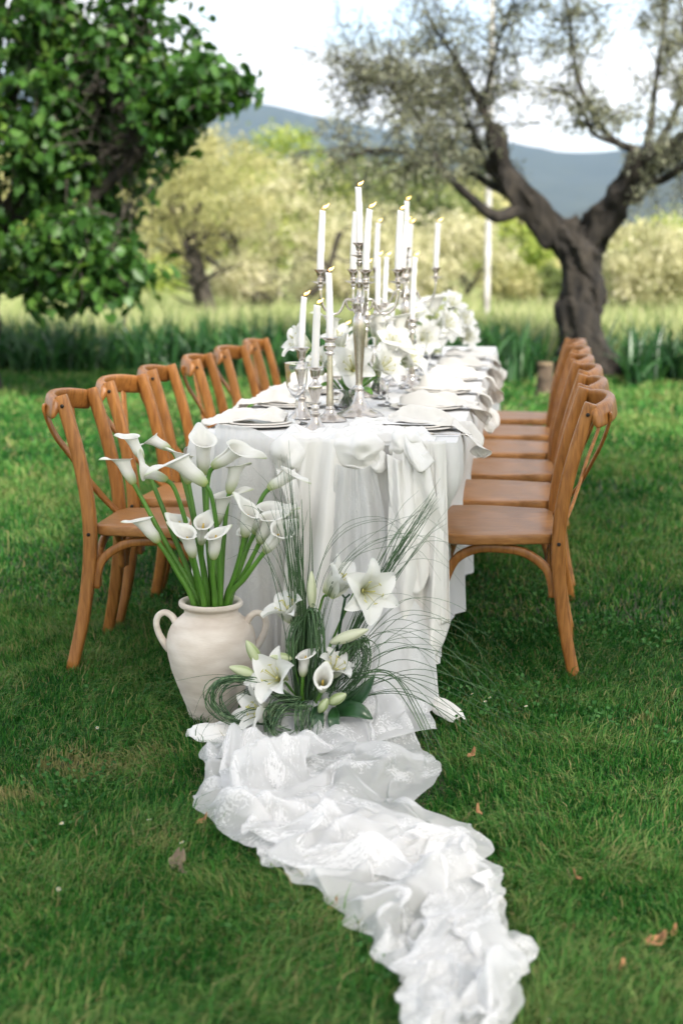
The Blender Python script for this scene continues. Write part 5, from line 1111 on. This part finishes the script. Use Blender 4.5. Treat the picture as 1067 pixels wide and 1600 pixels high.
def candelabra(loc, rz, label):
    t = thing('candelabra', loc, rz, label, 'candelabra', 'five-armed silver candelabra on the table')
    mk('foot', *lathe(smoothprof([(0.0005, 0.0), (0.078, 0.0), (0.080, 0.005), (0.066, 0.013), (0.040, 0.026), (0.022, 0.050), (0.0135, 0.085)], 26), 36), m_silver, t)
    mk('stem', *lathe(smoothprof([(0.0130, 0.083), (0.0165, 0.092), (0.0120, 0.102), (0.0125, 0.14), (0.0175, 0.22), (0.0225, 0.290), (0.0215, 0.325), (0.0135, 0.345), (0.0110, 0.352), (0.0200, 0.362), (0.0240, 0.378), (0.0200, 0.394), (0.0110, 0.404), (0.0085, 0.430), (0.0130, 0.447), (0.0085, 0.462), (0.0075, 0.500), (0.0120, 0.515), (0.0090, 0.522)], 110), 28), m_silver, t)
    def cup(c, k=1.0, top=True):
        mb = MB(); mb.add(*lathe(smoothprof([(0.0050, -0.062), (0.0085, -0.056), (0.0075, -0.050), (0.0120, -0.047), (0.0300, -0.041), (0.0305, -0.0395), (0.0130, -0.043), (0.0085, -0.038), (0.0120, -0.032), (0.0080, -0.028), (0.0115, -0.020), (0.0150, -0.009), (0.0225, -0.001), (0.0230, 0.0), (0.0140, -0.001), (0.0125, -0.006), (0.0122, -0.014), (0.0005, -0.015)], 70), 22, c)); return mb.build('cup', m_silver, t)
    cup((0, 0, 0.580))
    for k in range(4):
        a = R(14 + 90 * k); e = np.array([math.cos(a), math.sin(a), 0]); z = lambda r, h: tuple(e * r + np.array([0, 0, h]))
        P = catmull([z(0.015, 0.378), z(0.030, 0.392), z(0.048, 0.388), z(0.058, 0.366), z(0.072, 0.347), z(0.095, 0.345), z(0.118, 0.362), z(0.130, 0.395), z(0.132, 0.432)], 36)
        am = mk('arm', *tube(P, [0.0060, 0.0050, 0.0045, 0.0042, 0.0042, 0.0042, 0.0045, 0.0050, 0.0055], 10), m_silver, t)
        P = catmull([z(0.046, 0.386), z(0.040, 0.366), z(0.026, 0.356), z(0.022, 0.370), z(0.030, 0.376)], 20)
        mk('scroll', *tube(P, [0.0040, 0.0036, 0.0030, 0.0026, 0.0022], 8), m_silver, am)
        cup(z(0.132, 0.492))
    return t
C1 = (-0.572, 4.815, ZT); C2 = (-0.548, 6.35, ZT + 0.0)
candelabra(C1, R(2), 'silver five-armed candelabra nearest the front of the table')
candelabra(C2, R(-14), 'silver five-armed candelabra standing farther back on the table')
where = ['right outer arm', 'back arm', 'left outer arm', 'front arm']
for (c, rz, nm) in ((C1, 2, 'front'), (C2, -14, 'rear')):
    candle((c[0], c[1], c[2] + 0.578 - 0.012), 0.198 if nm == 'front' else 0.215, 'highest white taper candle, in the centre of the %s candelabra' % nm, lean=(-0.03 if nm == 'front' else 0, 0), seed=3)
    for k in range(4):
        a = R(14 + 90 * k + rz); candle((c[0] + 0.132 * math.cos(a), c[1] + 0.132 * math.sin(a), c[2] + 0.492 - 0.013), 0.208, 'white taper candle on the %s of the %s candelabra' % (where[k], nm), lean=((0.03, 0.04, 0.035, 0.05)[k], 0.01), seed=10 + k + (5 if nm == 'rear' else 0))
SN = [('S', (-0.648, 4.314), 1.0, 0.190, 'short silver candlestick at the front edge of the table', 'candle in the short candlestick at the front edge'),
      ('T', (-0.648, 4.640), 1.02, 0.215, 'tall slim silver candlestick behind the short front one', 'candle in the tall slim candlestick near the front'),
      ('S', (-0.752, 4.700), 1.18, 0.172, 'silver candlestick seen through the left wine glass', 'candle behind the left wine glass'),
      ('S', (-0.690, 5.36), 1.05, 0.072, 'silver candlestick left of the front candelabra column', 'short burnt-down candle left of the front candelabra column'),
      ('S', (-0.668, 5.80), 1.05, 0.085, 'silver candlestick right of the front candelabra column', 'short burnt-down candle right of the front candelabra column'),
      ('T', (-0.632, 5.52), 1.18, 0.200, 'tall silver candlestick half hidden by the front candelabra', 'candle half hidden behind the front candelabra column'),
      ('T', (-0.604, 5.70), 1.30, 0.200, 'tall silver candlestick between the two candelabra, left of a pair', 'left candle of the close pair between the candelabra'),
      ('T', (-0.608, 6.02), 1.30, 0.200, 'tall silver candlestick between the two candelabra, right of a pair', 'right candle of the close pair between the candelabra'),
      ('T', (-0.490, 6.00), 1.05, 0.262, 'tall silver candlestick just in front of the rear candelabra', 'long candle just in front of the rear candelabra'),
      ('S', (-0.632, 6.60), 1.05, 0.10, 'silver candlestick behind the rear candelabra', 'short candle glowing below the rear candelabra')]
for i, (kd, (x_, y_), s, h, ls, lc) in enumerate(SN):
    (stick_short if kd == 'S' else stick_tall)('candlestick', (x_, y_, ZT), ls, s)
    candle((x_, y_, ZT + ((0.185 if kd == 'S' else 0.250) * s)), h + 0.014, 'white taper ' + lc, 0.0112 if i > 1 else 0.0122, ((0.03, -0.02, 0.05, 0, 0, 0.02, 0, 0.03, 0.03, 0)[i], 0), 30 + i)

# ------------------------------------------------------------------ place settings
plate_me = None
def dup(o, loc, rz=0.0, label=None, cat=None, group=None):
    c = copyobj(o, None, loc, (0, 0, rz)); return tag(c, label, cat, group)
charger0 = mk('charger_plate', *lathe(smoothprof([(0.0005, 0.0), (0.075, 0.0), (0.092, 0.0012), (0.112, 0.0035), (0.128, 0.0060), (0.1312, 0.0085), (0.1285, 0.0108), (0.108, 0.0085), (0.082, 0.0058), (0.0005, 0.0054)], 44), 48), m_china)
dish0 = mk('dinner_plate', *lathe(smoothprof([(0.0005, 0.0), (0.060, 0.0), (0.074, 0.0012), (0.090, 0.0035), (0.103, 0.0060), (0.1060, 0.0085), (0.1035, 0.0108), (0.086, 0.0085), (0.064, 0.0058), (0.0005, 0.0054)], 44), 48), m_china)
def napkin_mesh(seed, reach, hang, w0=0.060, lift=0.034):
    """soft napkin bunched on the plate with a tail running over the table edge (+x)"""
    rg = np.random.default_rng(seed); nv, nu = 56, 30; V = []; ph = rg.uniform(0, 6, 6)
    edge = reach
    P = catmull([(-0.085, rg.uniform(-.02, .02), 0.012), (-0.04, rg.uniform(-.02, .02), lift * 0.75), (0.02, rg.uniform(-.015, .015), lift * 0.6), (0.09, rg.uniform(-.01, .01), 0.018), (edge - 0.018, rg.uniform(-.02, .02), 0.008), (edge + 0.022, rg.uniform(-.02, .02), -0.008), (edge + 0.040 + rg.uniform(0, .025), rg.uniform(-.03, .03), -hang * 0.5), (edge + 0.045 + rg.uniform(0, .03), rg.uniform(-.035, .035), -hang)], nv)
    wid = np.interp(np.linspace(0, 1, nv), [0, 0.08, 0.3, 0.5, 0.68, 0.85, 0.97, 1], [0.35, 1.0, 1.15, 0.85, 0.72, 0.72, 0.55, 0.15]) * w0
    T_, N_, B_ = frames(P, (0, 0, 1))
    for i in range(nv):
        t = i / (nv - 1); amp = 0.024 * math.exp(-((t - 0.25) / 0.25) ** 2) + 0.012
        for j in range(nu):
            u = j / (nu - 1) * 2 - 1
            f = amp * (abs(math.sin(2.2 * u + ph[0] + 2.0 * math.sin(3 * t + ph[1]))) ** 0.7 - 0.4) + amp * 0.55 * math.sin(6 * u + 5 * t + ph[2]) + 0.016 * (vnoise(u * 3 + seed, t * 8, 1.5, seed) - 0.5) + 0.010 * (abs(2 * vnoise(u * 4 + 3 * t, t * 14 - u * 2, 1.2, seed + 2) - 1) - 0.5)
            dome = (1 - u * u) ** 0.5; n = N_[i]; p = P[i] * np.array([1, 1, dome if t < 0.62 else 1]) + B_[i] * u * wid[i] + n * f * (0.35 + 0.65 * dome)
            p[2] = max(p[2], 0.0025) if p[0] < edge - 0.004 else p[2]
            V.append(p)
    return V, gridfaces(nu, nv)
naps = []
for k in range(6):
    o = mk('napkin', *napkin_mesh(k, 0.155, (0.095, 0.13, 0.17, 0.12, 0.15, 0.10)[k]), m_napkin); solidify(o, 0.0014); subsurf(o, 1); naps.append(o)
PR = [(4.46, -0.355), (5.08, -0.36), (5.70, -0.36), (6.33, -0.355), (6.98, -0.36), (7.72, -0.36)]
PL = [(4.47, -0.852), (5.10, -0.850), (5.66, -0.850), (6.25, -0.848), (6.88, -0.85), (7.55, -0.85)]
first = dict(c=True, d=True); usedn = set()
for i, (y_, x_) in enumerate(PR + PL):
    sd = 'right' if i < 6 else 'left'; pos = ordn[i % 6]
    ph = {'nearest': 'nearest the camera', 'farthest': 'at the far end'}.get(pos, pos + ' from the front')
    for o, kk, dz, nm, cat in ((charger0, 'c', 0.0015, 'wide cream charger plate', 'plate'), (dish0, 'd', 0.0058, 'smaller cream plate stacked on a charger', 'plate')):
        c = o if first[kk] else copyobj(o); first[kk] = False
        c.location = (x_, y_, ZT + dz); tag(c, '%s on the %s side, %s' % (nm, sd, ph), cat, 'cream plates set along the table')
    k = (i * 5 + (i // 6)) % 6 if i else 0
    o = naps[k] if k not in usedn else copyobj(naps[k]); usedn.add(k)
    o.location = (x_, y_ + 0.0, ZT + 0.0125); o.rotation_euler = (0, 0, (0 if i < 6 else math.pi) + random.uniform(-0.22, 0.22))
    tag(o, 'cream napkin on the %s side, %s, its tail over the table edge' % (sd, ph), 'napkin', 'cream napkins on the plates')
for q, (y_, x_) in enumerate(PR[:2]):
    cd = mk('menu_card', *box(-0.052, 0.052, -0.080, 0.080, 0, 0.0012), m_paper, smooth=False, loc=(x_ - 0.015, y_ - 0.022, ZT + 0.0200), rot=(0, 0, R(88)))
    tag(cd, 'white menu card under the %s napkin on the right side' % ('nearest' if q == 0 else 'second'), 'card', 'menu cards')
kn = thing('table_knife', (-0.262, 4.275, ZT + 0.003), R(4), 'silver table knife beside the nearest right plate', 'knife')
mk('blade', [(-0.02, -0.006, 0), (0.085, -0.006, 0.001), (0.098, 0.0, 0.001), (0.085, 0.007, 0.001), (-0.02, 0.006, 0), (-0.02, 0, 0.003), (0.085, 0.001, 0.003)], [(0, 1, 6, 5), (1, 2, 6), (2, 3, 6), (3, 4, 5, 6), (4, 0, 5), (0, 4, 3, 2, 1)], m_silver, kn)
mk('handle', *tube([(-0.11, 0, 0.002), (-0.10, 0, 0.003), (-0.03, 0, 0.003), (-0.018, 0, 0.002)], [0.004, 0.007, 0.005, 0.004], 8, flat=0.55), m_silver, kn)
# wine glasses
gprof = smoothprof([(0.0005, 0.0012), (0.033, 0.0012), (0.0345, 0.003), (0.020, 0.006), (0.007, 0.012), (0.0042, 0.030), (0.0040, 0.070), (0.0075, 0.084), (0.020, 0.098), (0.031, 0.120), (0.0355, 0.145), (0.0365, 0.170), (0.0395, 0.195), (0.0388, 0.1955), (0.0355, 0.170), (0.0340, 0.145), (0.0295, 0.121), (0.018, 0.101), (0.0055, 0.091), (0.0005, 0.090)], 90)
glass0 = mk('wine_glass', *lathe(gprof, 28), m_glass); GL = [(-0.742, 4.535, 'wine glass standing left of the short front candlestick'), (-0.512, 5.17, 'wine glass right of the front lilies'), (-0.560, 5.42, 'wine glass just behind the one right of the front lilies'), (-0.50, 5.88, 'wine glass at the third place on the right'), (-0.50, 6.55, 'wine glass at the fourth place on the right'), (-0.72, 5.92, 'wine glass at the third place on the left'), (-0.50, 7.22, 'wine glass at the fifth place on the right')]
for i, (x_, y_, lb) in enumerate(GL):
    c = glass0 if i == 0 else copyobj(glass0); c.location = (x_, y_, ZT); tag(c, 'clear ' + lb, 'glass', 'wine glasses on the table')

# ------------------------------------------------------------------ flowers on the table
m_water = m_glass
def table_flowers(loc, label, lilies, callas, leaves, bowl=0.05, puffs=(), bh=0.07):
    t = thing('table_flowers', loc, label=label, cat='flowers', group='white flower bowls down the table')
    mk('glass_bowl', *lathe(smoothprof([(0.0005, 0.001), (bowl * 0.75, 0.001), (bowl * 0.95, 0.006), (bowl * 1.05, bh * 0.5), (bowl, bh), (bowl * 0.96, bh), (bowl, bh * 0.5), (bowl * 0.88, 0.010), (0.0005, 0.007)], 40), 28), m_glass, t)
    mb = MB(); rg_ = np.random.default_rng(int(abs(loc[1]) * 100))
    for _ in range(12):
        a_ = rg_.uniform(0, 6.28); b_ = rg_.uniform(0.2, 0.7) * bowl; V, Fc = tube(catmull([(b_ * math.cos(a_), b_ * math.sin(a_), 0.010), (0.3 * b_ * math.cos(a_), 0.3 * b_ * math.sin(a_), bh * 0.7), (-b_ * math.cos(a_ + 0.6), -b_ * math.sin(a_ + 0.6), bh + 0.035)], 8), 0.0028, 6); mb.add(V, Fc)
    mb.build('stem_bunch', m_stem, t)
    for (c, ax, L, op, sd) in lilies:
        lily(t, c, ax, (0, 0, 1) if abs(ax[2]) < 0.9 else (1, 0, 0), L, L * 0.46, op, sd); mk('stem', *tube(catmull([(0, 0, bh * 0.6), np.array(c) * 0.5 + (0, 0, 0.02), c], 8), 0.003, 6), m_stem, t)
    for (c, ax, face, kd, s) in callas:
        hd = mk('calla', *tube(catmull([(0, 0, bh * 0.5), np.array(c) * 0.6 + (0, 0, 0.01), np.array(c) + np.array(ax) * 0.01], 10), [0.006, 0.0055], 8), m_stem, t); calla_head(hd, c, ax, face, kd, s)
    for P, W in leaves: broad_leaf(t, P, W, m_stem)
    return t
table_flowers((-0.640, 5.02, ZT), 'open white lilies in a low glass bowl near the front of the table',
   [((0.025, -0.03, 0.135), (0.05, -0.85, 0.42), 0.118, 0.95, 21), ((-0.13, -0.02, 0.215), (-0.75, -0.35, 0.45), 0.105, 0.75, 22), ((0.10, 0.02, 0.13), (0.7, -0.5, 0.45), 0.110, 0.9, 23), ((-0.03, 0.06, 0.20), (-0.2, -0.3, 0.9), 0.100, 0.6, 24), ((-0.08, 0.03, 0.13), (-0.5, -0.6, 0.6), 0.10, 0.9, 25)],
   [((0.10, 0.05, 0.155), (0.55, -0.15, 0.70), (1, -0.2, 0.3), 2, 1.1), ((0.14, 0.10, 0.155), (0.65, -0.1, 0.55), (1, 0, 0.2), 0, 1.0), ((-0.05, 0.09, 0.235), (-0.25, 0.1, 0.95), (-1, 0, 0.2), 2, 1.0)],
   [([(0.02, -0.02, 0.05), (0.07, -0.05, 0.075), (0.10, -0.07, 0.060)], 0.03), ([(-0.02, 0, 0.06), (-0.06, -0.04, 0.09), (-0.10, -0.06, 0.08)], 0.03)])
table_flowers((-0.600, 5.62, ZT), 'white callas and lilies in a glass bowl behind the front candelabra',
   [((0.05, -0.02, 0.17), (0.3, -0.7, 0.6), 0.115, 0.9, 31), ((-0.06, -0.03, 0.14), (-0.5, -0.7, 0.5), 0.11, 0.9, 32), ((0.10, 0.04, 0.12), (0.8, -0.4, 0.4), 0.11, 0.9, 33), ((0.0, 0.05, 0.22), (0.0, -0.2, 1), 0.10, 0.7, 34)],
   [((0.02, 0.02, 0.20), (-0.1, -0.1, 1), (0.8, -0.4, 0.3), 2, 1.25), ((0.07, 0.06, 0.205), (0.25, 0, 1), (1, 0, 0.3), 2, 1.2), ((-0.04, 0.0, 0.14), (-0.3, -0.3, 0.9), (-0.8, -0.3, 0), 0, 1.0)], [])
table_flowers((-0.555, 6.85, ZT), 'white lilies in a glass bowl beside the rear candelabra',
   [((0.04, -0.04, 0.14), (0.4, -0.8, 0.4), 0.12, 0.9, 41), ((0.0, 0.0, 0.22), (0.1, -0.5, 0.9), 0.12, 0.9, 42), ((0.12, 0.0, 0.20), (0.8, -0.4, 0.5), 0.12, 0.9, 43), ((-0.09, 0, 0.16), (-0.7, -0.5, 0.5), 0.11, 0.9, 44)],
   [((0.08, 0.0, 0.25), (0.35, -0.1, 0.9), (1, 0, 0.2), 2, 1.3), ((-0.04, 0.0, 0.26), (-0.2, 0, 1), (-1, 0, 0.2), 2, 1.2)], [])
table_flowers((-0.530, 7.75, ZT), 'tall loose bunch of white lilies at the far end of the table',
   [((0.0, 0, 0.24), (0.1, -0.5, 0.9), 0.11, 0.9, 51), ((0.09, 0, 0.26), (0.5, -0.5, 0.8), 0.11, 0.9, 52), ((0.14, 0, 0.19), (0.8, -0.5, 0.4), 0.11, 0.9, 53), ((0.08, -0.04, 0.15), (0.4, -0.8, 0.3), 0.12, 0.9, 54), ((-0.06, 0, 0.22), (-0.4, -0.7, 0.5), 0.12, 0.9, 55), ((0.05, -0.05, 0.14), (0.2, -0.9, 0.3), 0.12, 0.9, 56), ((0.16, 0.0, 0.11), (0.7, -0.6, 0.2), 0.11, 0.9, 57)], [], [], 0.06, bh=0.10)

# ------------------------------------------------------------------ small things: sashes, fallen leaves, daisies
m_dry = mat_noise('dry_leaf', (0.20, 0.09, 0.035), (0.42, 0.22, 0.10), 40, 0.8, 5); m_grey = mat_noise('grey_leaf', (0.10, 0.075, 0.05), (0.20, 0.15, 0.10), 40, 0.8, 5)
for (x_, y_, s, rz, mt, lb) in ((-0.713, 2.987, 0.017, 20, m_dry, 'small brown fallen leaf left of the lace train'), (-0.715, 2.76, 0.026, 80, m_grey, 'grey-brown withered leaf in the lawn at the left'), (-0.126, 3.511, 0.014, 40, m_dry, 'orange-brown leaf just right of the upper lace train'), (-0.091, 3.126, 0.011, 140, m_dry, 'tiny brown leaf near the middle of the lace train'),
      (0.124, 2.797, 0.013, 200, m_dry, 'small curled brown leaf right of the lower train'), (0.256, 2.528, 0.025, 10, m_dry, 'large tan fallen leaf at the lower right'), (0.293, 2.572, 0.009, 60, m_dry, 'tiny tan leaf scrap above the large tan leaf'), (0.191, 2.417, 0.010, 110, m_dry, 'small reddish leaf below the large tan leaf'), (-0.36, 2.60, 0.012, 30, m_dry, 'brown leaf tucked under the left edge of the train'), (-0.69, 2.72, 0.013, 150, m_grey, 'smaller withered leaf beside the grey-brown one')):
    s *= 0.82; P = catmull([(-s, 0, 0.0), (-s * 0.3, s * 0.1, s * 0.25), (s * 0.4, -s * 0.05, s * 0.18), (s, 0, 0.02)], 10); V = []
    for i in range(10):
        t = i / 9; w = s * 0.78 * max(0.05, math.sin(math.pi * (0.04 + 0.93 * t)) ** 0.6)
        for j in range(7): u = j / 3 - 1; V.append(P[i] + np.array([0.15 * s * abs(u), w * u, s * (0.30 * u * u + 0.10 * math.sin(5 * t + 3 * u))]))
    o = mk('fallen_leaf', V, gridfaces(7, 10), mt, loc=(x_, y_, 0.026), rot=(R(8), R(-6), R(rz))); solidify(o, 0.0008); tag(o, lb, 'leaf', 'fallen leaves on the lawn')
m_daisy = mat_petal('daisy_petal', (0.78, 0.78, 0.76), (0.7, 0.5, 0.05), 0.2)
dz0 = None
for i, (x_, y_) in enumerate(((-1.02, 2.95), (-0.93, 2.62), (-0.72, 2.87), (-0.83, 2.98), (0.06, 2.22), (-0.13, 4.05), (-0.10, 3.98), (-0.08, 4.02), (0.02, 3.95), (-1.15, 3.62))):
    if dz0 is None:
        V = []; Fc = []; g = []
        for k in range(11):
            a = 2 * math.pi * k / 11; e = np.array([math.cos(a), math.sin(a)]); p = np.array([-e[1], e[0]]); b = len(V)
            V += [(*(e * 0.001), 0.034), (*(e * 0.005 + p * 0.0013), 0.0345), (*(e * 0.0078), 0.0335), (*(e * 0.005 - p * 0.0013), 0.0345)]; Fc.append((b, b + 1, b + 2, b + 3)); g += [0.6, 0, 0, 0]
        dz0 = mk('daisy', V, Fc, m_daisy, attrs={'g': g}); c = dz0
        mk('stalk', *tube([(0, 0, 0), (0.001, 0, 0.034)], 0.0006, 5), m_stem, dz0); mk('disc', *lathe([(0.0005, 0.0365), (0.0022, 0.0355), (0.0025, 0.034), (0.0005, 0.0335)], 8), m_spadix, dz0)
    else: c = copytree(dz0)
    c.scale = (0.75, 0.75, 0.9); c.location = (x_, y_, 0.0); c.rotation_euler = (R(random.uniform(-25, 25)), R(random.uniform(-25, 25)), random.uniform(0, 6)); tag(c, 'tiny white daisy head in the lawn', 'daisy', 'tiny daisies in the lawn')
